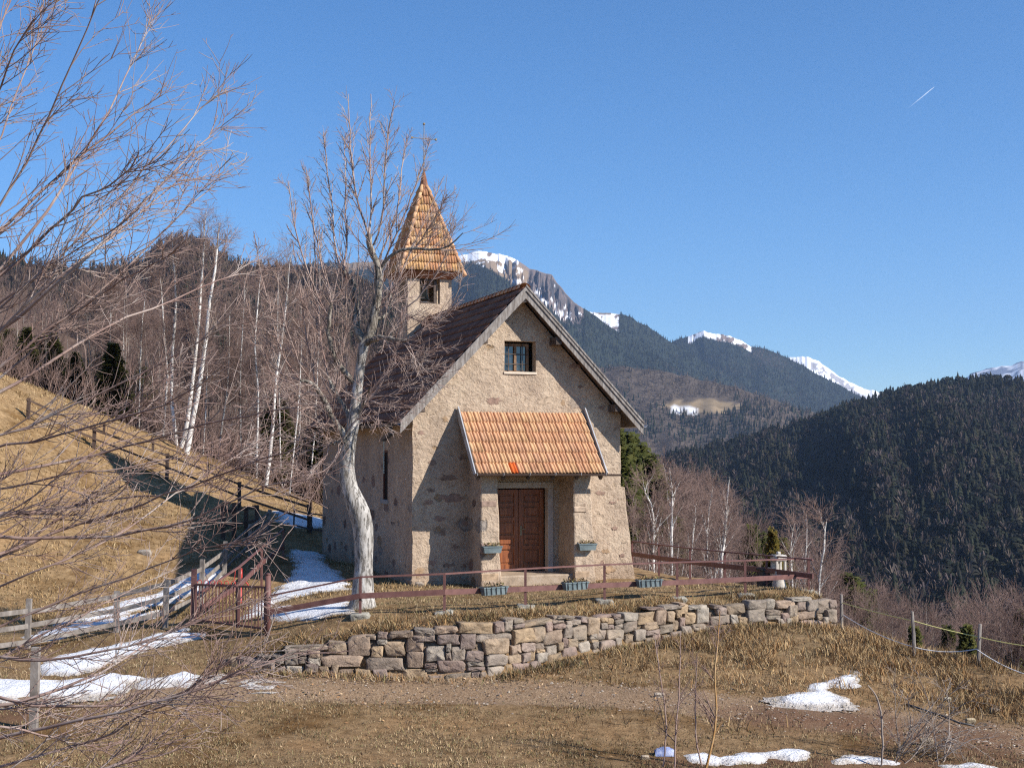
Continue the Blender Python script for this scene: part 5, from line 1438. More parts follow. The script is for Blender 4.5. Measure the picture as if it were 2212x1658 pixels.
RBIR = [([(1421, 1300, 8), (1411, 1170, 7.5), (1412, 1100, 6), (1404, 1080, 5), (1394, 1060, 4), (1400, 1035, 2)], 52, 'white birch with a bowed fork, nearest the chapel buttress behind the railing'), ([(1452, 1310, 9), (1449, 1180, 8), (1450, 1120, 7), (1452, 1060, 5), (1446, 1010, 3)], 54, 'straight white birch second from the chapel buttress behind the railing'), ([(1553, 1310, 10), (1558, 1220, 9), (1566, 1140, 8), (1569, 1080, 6), (1576, 1030, 3)], 56, 'bright white birch with leaning trunk behind the middle of the side railing'), ([(1535, 1310, 7), (1545, 1240, 6.5), (1558, 1190, 5.5), (1566, 1120, 3)], 56.5, 'birch leaning right against the bright birch behind the side railing'), ([(1534, 1290, 5), (1529, 1180, 4.5), (1532, 1110, 4), (1540, 1050, 2)], 58, 'thin pale birch just left of the bright leaning birch'),
        ([(1713, 1300, 6), (1711, 1220, 5.5), (1708, 1180, 4), (1716, 1130, 2)], 50, 'thin birch right behind the carved shrine'), ([(1727, 1300, 6), (1738, 1230, 5), (1741, 1170, 4), (1742, 1110, 2)], 52, 'slim birch between the shrine and the railing corner'), ([(1768, 1300, 8), (1774, 1240, 7), (1784, 1190, 6), (1787, 1150, 4), (1786, 1120, 2)], 47, 'white birch with forked top just right of the railing corner'), ([(1481, 1290, 5), (1490, 1220, 4), (1496, 1150, 3), (1502, 1090, 2)], 60, 'faint birch midway between the straight and the bright leaning birch')]
for k, (p, Y, lab) in enumerate(RBIR): birch('birch_tree', lab, p, Y, BR, 40 + k)


# ---- shared meshes for the brown woods
def brown_variant(seed, H, slender):
    rng = np.random.default_rng(seed); T = polyline([[0, 0, -.4, .05 * H / 9], [rng.uniform(-.1, .1), rng.uniform(-.1, .1), H * .35, .038 * H / 9], [rng.uniform(-.3, .3), rng.uniform(-.3, .3), H * .7, .022 * H / 9], [rng.uniform(-.3, .3), rng.uniform(-.3, .3), H, .008]], 12); T = (T[0][None], T[1][None])
    L1 = sprout(rng, *T, 26, .14, .98, .62 if slender else .85, .16 * H, .36 * H, 7, .45, .07, .5, .008, .35, .6, None, .018)
    L2 = sprout(rng, *L1, 9, .15, .98, .55, .5, 1.5, 5, .35, .09, .6, .0062, .5, .4)
    L3 = sprout(rng, *L2, 4, .2, .98, .55, .3, .8, 4, .3, .09, .8, .0056, .8, .4)
    V, Q = join([(*T, 6), (*L1, 3)]); a = npmesh('trunk', V, [Q], M_BROWNT)
    V, Q = join([(*L2, 3), (*L3, 3)]); b = npmesh('crown', V, [Q], M_BROWN)
    return a, b, H


VAR = [brown_variant(200 + k, 9.0, k % 2 == 0) for k in range(5)]
used = set()


def put_brown(x, y, h, rz, label, group, k):
    p = on(x, y); r = empty('bare_tree', p, rz, label, 'tree', group); s = h / VAR[k][2]; r.scale = (s, s, s)
    for o in VAR[k][:2]:
        if o not in used: used.add(o); c = o
        else: c = o.copy(); COL.objects.link(c)
        c.parent = r


rngW = np.random.default_rng(31); n = 0
# left wood, behind the crest of the grass hillside
while n < 125:
    Y = 61 + 42 * rngW.random() ** 1.3; px = rngW.uniform(-60, 800); X = (px - CX) / F * Y
    if float(gz(np.array([X]), np.array([Y]))[0]) < -9: continue
    cy = np.interp(px, [0, 150, 300, 410, 570, 680, 900], [850, 905, 953, 996, 1058, 1092, 1150])
    if Y < 60 and px < 150: continue
    h = rngW.uniform(4.6, 7.6) * (1.0 if px > 250 else .9)
    put_brown(X, Y, h, rngW.uniform(0, 6.28), 'slender leafless brown tree in the dense wood behind the grass hillside', 'leafless trees of the left wood', int(rngW.integers(5))); n += 1
n = 0; TOPL = [(1330, 1075), (1400, 1050), (1440, 1020), (1500, 1040), (1560, 1065), (1640, 1140), (1700, 1180), (1760, 1165), (1800, 1235), (1850, 1275), (1950, 1305), (2050, 1300), (2130, 1285), (2212, 1295), (2400, 1300)]
tries = 0
while n < 140 and tries < 5000:
    tries += 1; px = rngW.uniform(1345, 2330); Y = rngW.uniform(58, 108); X = (px - CX) / F * Y; p = on(X, Y)
    top = P(px, interp_px(TOPL, px) + rngW.uniform(0, 90), Y)[2]; h = top - p[2]
    if h < 3 or h > 12: continue
    put_brown(X, Y, h, rngW.uniform(0, 6.28), 'leafless brown tree in the wood on the slope right of the chapel', 'leafless trees of the right slope', int(rngW.integers(5))); n += 1

# ---- conifers
M_NEEDLE = needlemat("spruce_needles")


def conifer_mesh(seed, whorls, per, cols, rad, droop, q=14):
    rng = np.random.default_rng(seed); n = whorls * per; t = np.repeat(np.linspace(.08, .985, whorls), per) + rng.uniform(-.015, .015, n); L = rad * (1 - t) ** .8 * rng.uniform(.6, 1.1, n) + .012; a = rng.uniform(0, 6.28, n)
    s = np.linspace(.12, 1, q)[None, :] * np.ones((n, 1)); x = L[:, None] * s; z = t[:, None] + x * (.25 - droop * s) ; w = (.019 + .022 * np.sin(s * 2.6)) * (L[:, None] / rad * .6 + .5) * rng.uniform(.7, 1.3, s.shape)
    off = rng.normal(size=(n, q, 3)) * .008
    d = np.stack([np.cos(a), np.sin(a), 0 * a], 1)[:, None, :]; e = np.stack([-np.sin(a), np.cos(a), 0 * a], 1)[:, None, :]
    c = d * x[..., None] + np.array([0, 0, 1.0]) * z[..., None] + off
    sg = rng.choice([-1, 1], s.shape)[..., None]; tw = rng.uniform(-.5, .3, s.shape)[..., None]
    p1 = c + e * w[..., None] * sg + np.array([0, 0, 1]) * w[..., None] * (tw - .35) + d * w[..., None] * .6; p2 = c + d * (w * .9)[..., None]; p3 = c - e * (w * .45)[..., None] * sg - np.array([0, 0, 1]) * (w * .5)[..., None]
    V = np.stack([c, p1, p2, p3], 2).reshape(-1, 3); C = np.repeat(np.array(cols)[rng.integers(len(cols), size=n * q)], 4, 0)
    crown = npmesh('crown', V, [np.arange(len(V)).reshape(-1, 4)], M_NEEDLE, col=C)
    Tm = MB().tube([(0, 0, -.03), (0, 0, .3), (0, 0, .97)], [.018, .013, .002], 7).build('trunk', M_BROWNT)
    return Tm, crown


GREEN = [(.125, .13, .04), (.16, .16, .05), (.095, .105, .035), (.20, .19, .06)]
PINEC = [(.13, .14, .04), (.10, .115, .035), (.16, .16, .05), (.08, .09, .03)]
GOLDC = [(.26, .20, .05), (.18, .16, .045), (.34, .24, .07), (.12, .11, .035)]
CV = [conifer_mesh(300, 30, 13, GREEN, .21, .55), conifer_mesh(301, 30, 13, GREEN, .17, .65), conifer_mesh(302, 26, 15, PINEC, .30, .25), conifer_mesh(303, 30, 16, GOLDC, .26, .10)]


def put_conifer(name, label, px, py_base, Y, h, k, group=None, wide=1.0, p=None):
    if p is None: q = P(px, py_base, Y); p = on(q[0], q[1])
    r = empty(name, p, px * 1.7, label, 'conifer', group); r.scale = (h * wide, h * wide, h)
    for o in CV[k]:
        if o not in used: used.add(o); c = o
        else: c = o.copy(); COL.objects.link(c)
        c.parent = r


rngC = np.random.default_rng(12)
for k in range(26):
    px = rngC.uniform(-40, 330); Y = rngC.uniform(59, 74); put_conifer('spruce_tree', 'dark green spruce among the brown trees above the grass hillside at left', px, 900, Y, rngC.uniform(2.0, 3.4), int(rngC.integers(2)), 'spruces above the left hillside', 1.9)
for k in range(9):
    px = rngC.uniform(590, 715); Y = rngC.uniform(60, 72); put_conifer('spruce_tree', 'bushy green spruce in the wood just left of the chapel back corner', px, 1080, Y, rngC.uniform(2.6, 4.4), k % 2, 'spruces left of the chapel back corner', 1.7)
for k in range(56):
    px = rngC.uniform(1310, 1430); Y = rngC.uniform(64, 100); X = (px - CX) / F * Y; p = on(X, Y); top = P(px, interp_px([(1300, 900), (1340, 925), (1380, 955), (1405, 985), (1440, 1045)], px) + rngC.uniform(0, 90), Y)[2]
    put_conifer('pine_tree', 'sunlit green pine in the stand beyond the right wall of the chapel', px, 0, Y, max(4, top - p[2]), 2, 'pines beyond the chapel right wall', 1.0, p)
for (px, ytop, Y, k, wd, lab) in ((1666, 1143, 46, 3, .62, 'golden green thuja standing behind the carved shrine'), (1622, 1135, 66, 2, .75, 'olive green pine between the bare trees left of the thuja'), (1640, 1150, 70, 2, .8, 'olive green pine touching the thuja from behind'), (1690, 1165, 64, 0, .9, 'dull green spruce right of the thuja'), (1830, 1240, 75, 2, 1.3, 'olive pine above the brown trees right of the railing corner'), (1868, 1275, 78, 2, 1.2, 'rounded olive pine at the edge of the brown wood'), (2080, 1352, 48, 0, .95, 'small dark spruce beyond the middle of the wire fence'), (1968, 1352, 58, 1, .9, 'narrow dark spruce seen between the first two fence stakes'), (2205, 1320, 60, 0, 1.1, 'dark spruce at the right edge beyond the wire fence'), (2040, 1352, 66, 2, .8, 'low olive conifer behind the second fence stake')):
    X = (px - CX) / F * Y; p = on(X, Y); put_conifer('thuja_tree' if k == 3 else ('pine_tree' if k == 2 else 'spruce_tree'), lab, px, 0, Y, max(1.5, P(px, ytop, Y)[2] - p[2]), k, None, wd, p)


# ---- saplings and brambles at the lower right
def sapling(name, label, pts, Ysh, mat, seed, nb=12, cat='sapling', tw=True, blen=(.2, .75)):
    rng = np.random.default_rng(seed); b = gp(pts[0][0], min(pts[0][1], 1657)); Y = b[1] + Ysh; b = on((pts[0][0] - CX) / F * Y, Y); ppm = F / Y; root = empty(name, b, 0, label, cat)
    c = [[*(P(p[0], p[1], Y) - b), p[2] / ppm / 2] for p in pts]; c[0][2] = -.05
    T = polyline(c, 16); T = (T[0][None], T[1][None]); T[0][0, 1:] += np.cumsum(rng.normal(size=(15, 3)) * .006, 0)
    L1 = sprout(rng, *T, nb, .18, .95, .62, *blen, 7, .25, .05, .55, .004, .45, .5); L2 = sprout(rng, *L1, 6, .2, .95, .6, .1, .32, 5, .15, .06, .7, .0028, .6, .4)
    V, Q = join([(*T, 7)]); npmesh('trunk', V, [Q], mat, root, smooth=True)
    V, Q = join([(*L1, 4), (*L2, 3)]); npmesh('crown', V, [Q], M_BROWN, root)


sapling('birch_sapling', 'young birch sapling with golden lit stem at the bottom right of the track', [(1522, 1668, 5.6), (1530, 1640, 5.6), (1543, 1590, 5), (1549, 1530, 4.3), (1547, 1480, 3.6), (1550, 1430, 3.6), (1552, 1380, 2.6), (1556, 1320, 1.6)], -.1, M_GOLD, 1, 14, blen=(.3, .9))
sapling('birch_sapling', 'thin sapling with short white section, second from the left near the plastic bag', [(1456, 1668, 3.6), (1460, 1620, 3.6), (1464, 1560, 3.4), (1470, 1500, 3), (1473, 1430, 2.4), (1474, 1370, 1.4)], -.1, M_SHOOT, 2, 10)
sapling('birch_sapling', 'thin reddish sapling, leftmost of the saplings below the track', [(1430, 1668, 3.2), (1436, 1610, 3.2), (1436, 1545, 3), (1424, 1470, 2.4), (1418, 1420, 2), (1415, 1370, 1.2)], .1, M_SHOOT, 3, 7)
sapling('birch_sapling', 'short dark sapling just left of the golden birch sapling', [(1518, 1668, 3.4), (1506, 1610, 3.2), (1500, 1540, 2.6), (1501, 1470, 2), (1503, 1410, 1.2)], .1, M_SHOOT, 4, 8)
sapling('bramble_shoot', 'single pale bare shoot bent at the top, left of the bramble tangle', [(1904, 1668, 4), (1907, 1600, 4.5), (1905, 1540, 4.5), (1896, 1500, 3.5), (1880, 1475, 2)], .1, M_BROWNT, 5, 4, 'shrub', blen=(.1, .4))


def bramble():
    rng = np.random.default_rng(44); b = gp(1990, 1640); root = empty('bramble', b, 0, 'tangle of thin arching leafless brambles at the lower right corner', 'shrub'); Pts = []
    ends = [(1960, 1500), (1985, 1450), (2010, 1470), (2050, 1480), (2090, 1470), (2120, 1500), (2080, 1540), (2130, 1560), (2030, 1560), (1950, 1560), (2160, 1590), (2060, 1600), (2100, 1620), (1930, 1440), (2020, 1530)]
    for k, e in enumerate(ends):
        s = P(1985 + rng.uniform(-70, 60), 1650, b[1] + rng.uniform(-.4, .4)); q = P(*e, b[1] + rng.uniform(-.7, .7)); m = (s + q) / 2 + np.array([rng.uniform(-.2, .2), 0, rng.uniform(.05, .3)])
        Pts.append(polyline([[*(s - b), .010], [*(m - b), .008], [*(q - b), .004]], 10))
    A = np.array([p[0] for p in Pts]); R = np.array([p[1] for p in Pts]); A[:, 1:] += np.cumsum(rng.normal(size=A[:, 1:].shape) * .012, 1)
    S1 = sprout(rng, A, R, 7, .2, .98, .7, .2, .8, 7, -.25, .10, .7, .0045, .5, .4); S2 = sprout(rng, *S1, 4, .2, .98, .7, .1, .35, 5, -.1, .10, .8, .003, .6, .4)
    V, Q = join([(A, R, 5)]); npmesh('stems', V, [Q], M_BROWNT, root); V, Q = join([(*S1, 4), (*S2, 3)]); npmesh('twigs', V, [Q], M_BROWNT, root)


bramble()

# ------------------------------------------------------------------ brushwood and grass nobody could count
def brush():
    rng = np.random.default_rng(5); n = 5200; side = rng.random(n) < .5
    Y = np.where(side, rng.uniform(57.5, 74, n), rng.uniform(44, 80, n)); px = np.where(side, rng.uniform(-80, 720, n), rng.uniform(1375, 2300, n)); X = (px - CX) / F * Y
    p = np.stack([X, Y, gz(X, Y)], 1); ok = (p[:, 2] > -20); p = p[ok]; n = len(p)
    d = rng.normal(size=(n, 3)) * .35 + np.array([0, 0, 1]); d /= np.linalg.norm(d, axis=1)[:, None]; L = rng.uniform(.7, 2.4, n); K = 5; pts = [p]
    for k in range(K - 1): d = d + rng.normal(size=(n, 3)) * .12; d /= np.linalg.norm(d, axis=1)[:, None]; pts.append(pts[-1] + d * (L / (K - 1))[:, None])
    A = np.stack(pts, 1); R = np.linspace(.011, .005, K)[None] * np.ones((n, 1)); S1 = sprout(rng, A, R, 5, .2, .98, .6, .3, .9, 4, .2, .1, .8, .006, .7, .3)
    V, Q = join([(A, R, 3), (*S1, 3)]); o = npmesh('brushwood', V, [Q], M_BROWN); props(o, 'leafless undergrowth of the two woods', 'brushwood', kind='stuff')


brush()


def grass(name, label, X, Y, hmin, hmax, w, cols, seed, hn=None, lean=.5):
    rng = np.random.default_rng(seed)
    l = E1[0] * (X - C0[0]) + E1[1] * (Y - C0[1]); dd = E2[0] * (X - C0[0]) + E2[1] * (Y - C0[1])
    keep = ~((l > -.05) & (l < 6.35) & (dd > -.02) & (dd < 11.3)) & ~((l > 1.5) & (l < 4.75) & (dd > -1.2) & (dd < 0))
    trk = pdist(X, Y, TRACK); keep &= rng.random(len(X)) < np.clip((trk - .25) / 1.0, .10, 1)
    X, Y = X[keep], Y[keep]; n = len(X); Z = gz(X, Y)
    h = rng.uniform(hmin, hmax, n) * (hn(X, Y) if hn is not None else 1)
    a = rng.uniform(0, 6.28, n); e = np.stack([np.cos(a), np.sin(a), 0 * a], 1) * (w * rng.uniform(.6, 1.3, n))[:, None]
    tl = rng.normal(size=(n, 3)) * lean; tl[:, 2] = 1; tl[:, 1] -= .25; tl /= np.linalg.norm(tl, axis=1)[:, None]
    b = np.stack([X, Y, Z - .01], 1); tip = b + tl * h[:, None]; mid = b + tl * (h * .55)[:, None] * np.array([.75, .75, 1.08])
    V = np.stack([b - e, b + e, mid + e * .7, tip, mid - e * .7], 1).reshape(-1, 3)
    k = np.arange(n)[:, None] * 5; Q = np.concatenate([k, k + 1, k + 2, k + 4], 1); T = np.concatenate([k + 4, k + 2, k + 3], 1)
    pn = fbm(X * .5, Y * .5, 66, 3)[:, None]; C = np.array(cols)[rng.integers(len(cols), size=n)] * (.55 + .9 * pn) * rng.uniform(.8, 1.2, (n, 1))
    o = npmesh(name, V, [Q, T], M_GRASS, col=np.repeat(C, 5, 0)); props(o, label, 'grass', kind='stuff')


M_GRASS = vcolmat("dry_grass_blades", .9, .15, 4, .1)
STRAW = [(.39, .295, .17), (.32, .235, .13), (.25, .175, .095), (.45, .355, .22), (.21, .155, .085), (.29, .21, .105), (.23, .19, .09)]
RUST = [(.36, .22, .10), (.30, .17, .075), (.42, .28, .14), (.25, .145, .07), (.46, .33, .17)]
FORE = [(.37, .28, .165), (.30, .22, .13), (.24, .17, .105), (.44, .345, .21), (.20, .15, .095), (.27, .195, .11), (.21, .185, .085), (.17, .155, .075), (.33, .235, .125)]
MEAD = [(.42, .305, .165), (.35, .25, .125), (.29, .195, .095), (.47, .36, .205), (.25, .17, .085), (.33, .225, .105)]
rngG = np.random.default_rng(91)
n = 280000; Y = rngG.uniform(19.8, 36, n); X = rngG.uniform(-.44, .44, n) * Y; cl = fbm(X * 1.8, Y * 1.8, 77, 4); k = rngG.random(n) < np.clip((cl - .28) * 2.6, .06, 1); X, Y = X[k], Y[k]
grass('grass', 'short dry straw coloured grass', X, Y, .02, .085, .0065, FORE, 1, lambda x, y: .55 + .9 * fbm(x * 1.1, y * 1.1, 78, 3))
n = 70000; Y = rngG.uniform(33, 58, n); X = rngG.uniform(-.46, -.06, n) * Y; cl = fbm(X * 1.2, Y * 1.2, 79, 4); k = (rngG.random(n) < np.clip((cl - .3) * 2.4, .05, 1)) & (gz(X, Y) > -.9); grass('grass', 'dry yellow grass of the hillside meadow', X[k], Y[k], .05, .14, .013, MEAD, 2)
# long tussocks: rough slope on the right, and the fringe hanging over the wall
n = 90000; X = rngG.uniform(1.5, 13.5, n); Y = rngG.uniform(24.5, 34, n); s = sdist(X, Y, TERR); trk = pdist(X, Y, TRACK); cl = fbm(X * 1.5, Y * 1.5, 80, 4); up_ = (Y > np.interp(X, TRACK[:, 0], TRACK[:, 1])); k = (s < -.25) & (rngG.random(n) < np.clip((cl - .36) * 3.2, .03, 1) * np.clip((trk - .7) / 1.3, 0, 1) * np.where(up_, 1, .25) * np.clip((X - 1.2) / 3.5, 0, 1))
grass('long_grass', 'long rusty brown grass tussocks on the slope right of the stone wall', X[k], Y[k], .10, .30, .009, RUST + STRAW[:3], 3, lambda x, y: .5 + 1.0 * fbm(x * 1.5, y * 1.5, 80, 3), .75)
s_ = rngG.uniform(0, wall_len, 26000); off = .12 + np.abs(rngG.normal(0, .38, 26000)); cx, cy, ta, tb, zf_, zt_ = wall_at(s_); X = cx - tb * off; Y = cy + ta * off; cl = fbm(s_ * 1.4, off, 81, 3); k = rngG.random(26000) < np.clip((cl - .30) * 2.6, .05, 1)
grass('long_grass', 'shaggy brown grass fringe hanging over the top of the stone wall', X[k], Y[k], .08, .26, .009, RUST + STRAW[2:], 4, None, .8)
off = .10 + np.abs(rngG.normal(0, .22, 26000)); X = cx + tb * off; Y = cy - ta * off; cl = fbm(s_ * 1.1 + 9, off, 82, 3); k = rngG.random(26000) < np.clip((cl - .42) * 2.4 + .25 * (s_ > wall_len * .45), .02, .8)
grass('long_grass', 'dry grass and weeds along the foot of the stone wall', X[k], Y[k], .06, .20, .009, FORE + RUST[:3], 5, None, .6)


# stones and dead leaves scattered on the track
def gravel():
    rng = np.random.default_rng(19); n = 3200; i = rng.integers(len(TRACK) - 1, size=n); f = rng.random(n)[:, None]; q = TRACK[i] * (1 - f) + TRACK[i + 1] * f; q = q + rng.normal(size=(n, 2)) * np.array([.3, .62]); z = gz(q[:, 0], q[:, 1])
    t = np.array([[1, 0, 0], [0, 1, 0], [-1, 0, 0], [0, -1, 0], [.3, .2, .75], [0, 0, -.4]], float); tf = np.array([[0, 1, 4], [1, 2, 4], [2, 3, 4], [3, 0, 4]])
    s = np.clip(rng.lognormal(math.log(.014), .5, n), .007, .05); a = rng.uniform(0, 6.28, n); V = t[None] * s[:, None, None] * rng.uniform(.6, 1.3, (n, 6, 1)); x = V[..., 0] * np.cos(a)[:, None] - V[..., 1] * np.sin(a)[:, None]; y = V[..., 0] * np.sin(a)[:, None] + V[..., 1] * np.cos(a)[:, None]
    V = np.stack([x + q[:, :1], y + q[:, 1:], V[..., 2] + z[:, None]], -1); C = np.array([(.40, .32, .25), (.30, .22, .17), (.52, .45, .36), (.25, .19, .16)])[rng.integers(4, size=n)]
    o = npmesh('gravel', V.reshape(-1, 3), [(tf[None] + (np.arange(n) * 6)[:, None, None]).reshape(-1, 3)], M_STONE, col=np.repeat(C, 6, 0)); props(o, 'loose stones on the track', 'gravel', kind='stuff')
    n = 5200; pxs = rng.uniform(500, 2200, n); Y = rng.uniform(21, 30, n); X = (pxs - CX) / F * Y; d = pdist(X, Y, WALL); k = rng.random(n) < np.exp(-d / 1.2) + .10; X, Y = X[k], Y[k]; P0 = np.stack([X, Y, gz(X, Y) + .02], 1)
    V, Fq, C = leaves(rng, len(X), (-.001,) * 3, (.001,) * 3, .035, [(.34, .19, .09), (.42, .27, .14), (.26, .14, .07), (.50, .36, .22)]); V = V + np.repeat(P0, 4, 0)
    o = npmesh('fallen_leaves', V, [Fq], M_DRY, col=C); props(o, 'dead brown leaves blown against the wall foot', 'leaves', kind='stuff')


gravel()

# ------------------------------------------------------------------ mountains: each range is real terrain at its own distance
class Range:
    """terrain that climbs from a foot line to a crest; crest = (px,py) directions seen from the view point, D its distance"""
    def __init__(s, crest, D, Df, zf, seed, amp, power=1.1, nx=300, nr=70, x0=-500, x1=2750, gully=1.0, fine=None, rock=0.0):
        s.fine, s.rock = fine, rock
        s.crest, s.D, s.Df, s.zf, s.seed, s.amp, s.pw, s.g = crest, D, Df, zf, seed, amp, power, gully
        s.x0, s.x1, s.nx, s.nr = x0, x1, nx, nr

    def at(s, px, t):
        """px: direction, t in 0..1 foot to crest (1..1.4 the far side)"""
        px = np.asarray(px, float); t = np.asarray(t, float)
        py = interp_px(s.crest, px) + (fbm(px * .045, px * 0 + s.seed, s.seed, 4) - .5) * 9 * (s.D > 1000)
        a = (px - CX) / F; b = (CY - py) / F
        dx, dy, dz = a, cp - b * sp, sp + b * cp
        hor = np.hypot(dx, dy)
        zr = CZ + s.D * dz / hor
        r = s.Df + (s.D - s.Df) * t
        tt = np.clip(t, 0, 1)
        z = s.zf + (zr - s.zf) * tt ** s.pw
        w = 4 * tt * (1 - tt)
        gl = np.abs(fbm(px * .007 * s.g + .9 * t, t * 1.1, s.seed + 3, 3) - .5) * 2
        z = z + s.amp * w * ((gl - .35) * 1.3 + (fbm(px * .012, t * 5, s.seed + 7, 3) - .5) * .5)
        if s.rock:
            hi = np.clip((t - .72) / .1, 0, 1) * np.clip((1.0 - t) / .03, 0, 1) * np.clip((px - 1060) / 40, 0, 1) * np.clip((1270 - px) / 40, 0, 1); z = z + s.rock * hi * (np.abs(fbm(px * .06, t * 14, 91, 4) - .5) * 2 - .45)
        z = np.where(t > 1, zr - (t - 1) * (s.D - s.Df) * .35, z)
        return np.stack([dx / hor * r, dy / hor * r, z], -1)

    def mesh(s, name, label, colf, mat):
        px = np.unique(np.concatenate([np.linspace(s.x0, s.x1, s.nx)] + ([np.arange(s.fine[0], s.fine[1], 1.3)] if s.fine else []))); t = np.concatenate([np.linspace(0, 1, s.nr), [1.06, 1.2, 1.4]])
        A, T = np.meshgrid(px, t, indexing='ij'); V = s.at(A, T)
        C = colf(A, T, V); n, m = A.shape; ix = np.arange(n * m).reshape(n, m)
        Q = np.stack([ix[:-1, :-1], ix[1:, :-1], ix[1:, 1:], ix[:-1, 1:]], -1).reshape(-1, 4)
        o = npmesh(name, V.reshape(-1, 3), [Q], mat, col=C.reshape(-1, 3), smooth=True)
        return props(o, label, 'mountain', kind='structure')


def rangemat(name, scale, var=.35):
    t = NT(name); n = t.noise(scale, 8, .7); k = t.ramp(n.outputs[0], [(.3, (1 - var,) * 3), (.7, (1 + var,) * 3)]).outputs[0]
    return t.out(t.mix(1.0, t.attr().outputs[0], k, 'MULTIPLY'), .95, .05)


def screen(V):
    d = V - CAM; y2 = d[..., 1] * cp + d[..., 2] * sp; z2 = -d[..., 1] * sp + d[..., 2] * cp
    return CX + F * d[..., 0] / y2, CY - F * z2 / y2


CONI = np.array([(.026, .038, .020), (.034, .048, .024), (.020, .031, .018), (.046, .055, .027), (.030, .038, .025)])
BARE = np.array([(.150, .112, .090), (.18, .135, .10), (.125, .095, .082), (.165, .125, .105), (.20, .155, .115)])
M_RANGE = rangemat("forest_floor", .02)
M_RSNOW = rangemat("high_rock_and_snow", .03, .12)
M_FOREST = vcolmat("far_tree_foliage", .9, .25, .15, .05)

A_PTS = [(-600, 560), (300, 585), (600, 575), (700, 568), (780, 566), (850, 561), (940, 556), (989, 552), (1012, 546), (1034, 541), (1048, 542), (1063, 545), (1099, 554), (1121, 564), (1143, 580), (1165, 587), (1193, 595), (1206, 614), (1223, 634), (1242, 653), (1273, 672), (1320, 705), (1380, 745), (1450, 790), (1550, 850), (1700, 930), (1900, 990), (2750, 1000)]
B_PTS = [(-600, 720), (1100, 700), (1200, 690), (1272, 672), (1300, 676), (1335, 678), (1361, 683), (1386, 700), (1419, 719), (1452, 738), (1500, 768), (1560, 805), (1640, 850), (1720, 885), (1850, 930), (2100, 1000), (2750, 1010)]
C_PTS = [(-600, 800), (1300, 790), (1400, 755), (1452, 738), (1475, 731), (1490, 727), (1505, 718), (1520, 712), (1533, 717), (1545, 722), (1576, 724), (1600, 733), (1622, 748), (1660, 758), (1700, 772), (1750, 800), (1800, 826), (1850, 852), (1920, 890), (2100, 960), (2750, 980)]
D_PTS = [(-600, 840), (1500, 830), (1640, 790), (1685, 770), (1700, 772), (1733, 768), (1770, 782), (1810, 808), (1850, 832), (1893, 846), (1960, 880), (2050, 860), (2100, 803), (2130, 798), (2160, 790), (2185, 790), (2212, 778), (2300, 760), (2750, 800)]
E_PTS = [(-600, 1100), (1200, 1095), (1330, 1034), (1400, 1006), (1450, 993), (1550, 966), (1640, 945), (1720, 920), (1800, 896), (1890, 866), (1960, 847), (2030, 832), (2080, 825), (2140, 825), (2212, 832), (2350, 826), (2750, 784)]
F_PTS = [(-600, 900), (1000, 830), (1250, 790), (1330, 792), (1420, 796), (1500, 816), (1600, 840), (1700, 872), (1800, 905), (1900, 940), (2100, 990), (2750, 1010)]
H_PTS0 = [(-900, 380), (-300, 500), (0, 545), (150, 566), (240, 562), (310, 548), (345, 516), (372, 504), (400, 502), (440, 514), (470, 536), (510, 553), (560, 562), (640, 566), (700, 574), (760, 590), (820, 615), (900, 655), (1000, 730), (1100, 810), (1300, 930), (2750, 1200)]

H_PTS = [(x, y + 15) for x, y in H_PTS0]
RA = Range(A_PTS, 4300, 1900, -200, 3, 130, 1.25, 300, 220, fine=(720, 1300), rock=85)
RB = Range(B_PTS, 4900, 3000, -100, 5, 60, 1.1, 260, 110, fine=(1240, 1400))
RC = Range(C_PTS, 5600, 3600, -100, 8, 80, 1.1, 260, 110, fine=(1470, 1640))
RD = Range(D_PTS, 7600, 5600, -100, 12, 90, 1.0, 300, 110, fine=(1660, 1920))
RE = Range(E_PTS, 1500, 330, -76, 17, 34, 1.15, 300, 90, gully=.8)
RF = Range(F_PTS, 2700, 1500, -190, 22, 60, 1.2, 300, 70)
RH = Range(H_PTS, 1000, 150, -2, 27, 26, 1.35, 300, 80, x0=-900, x1=1350)


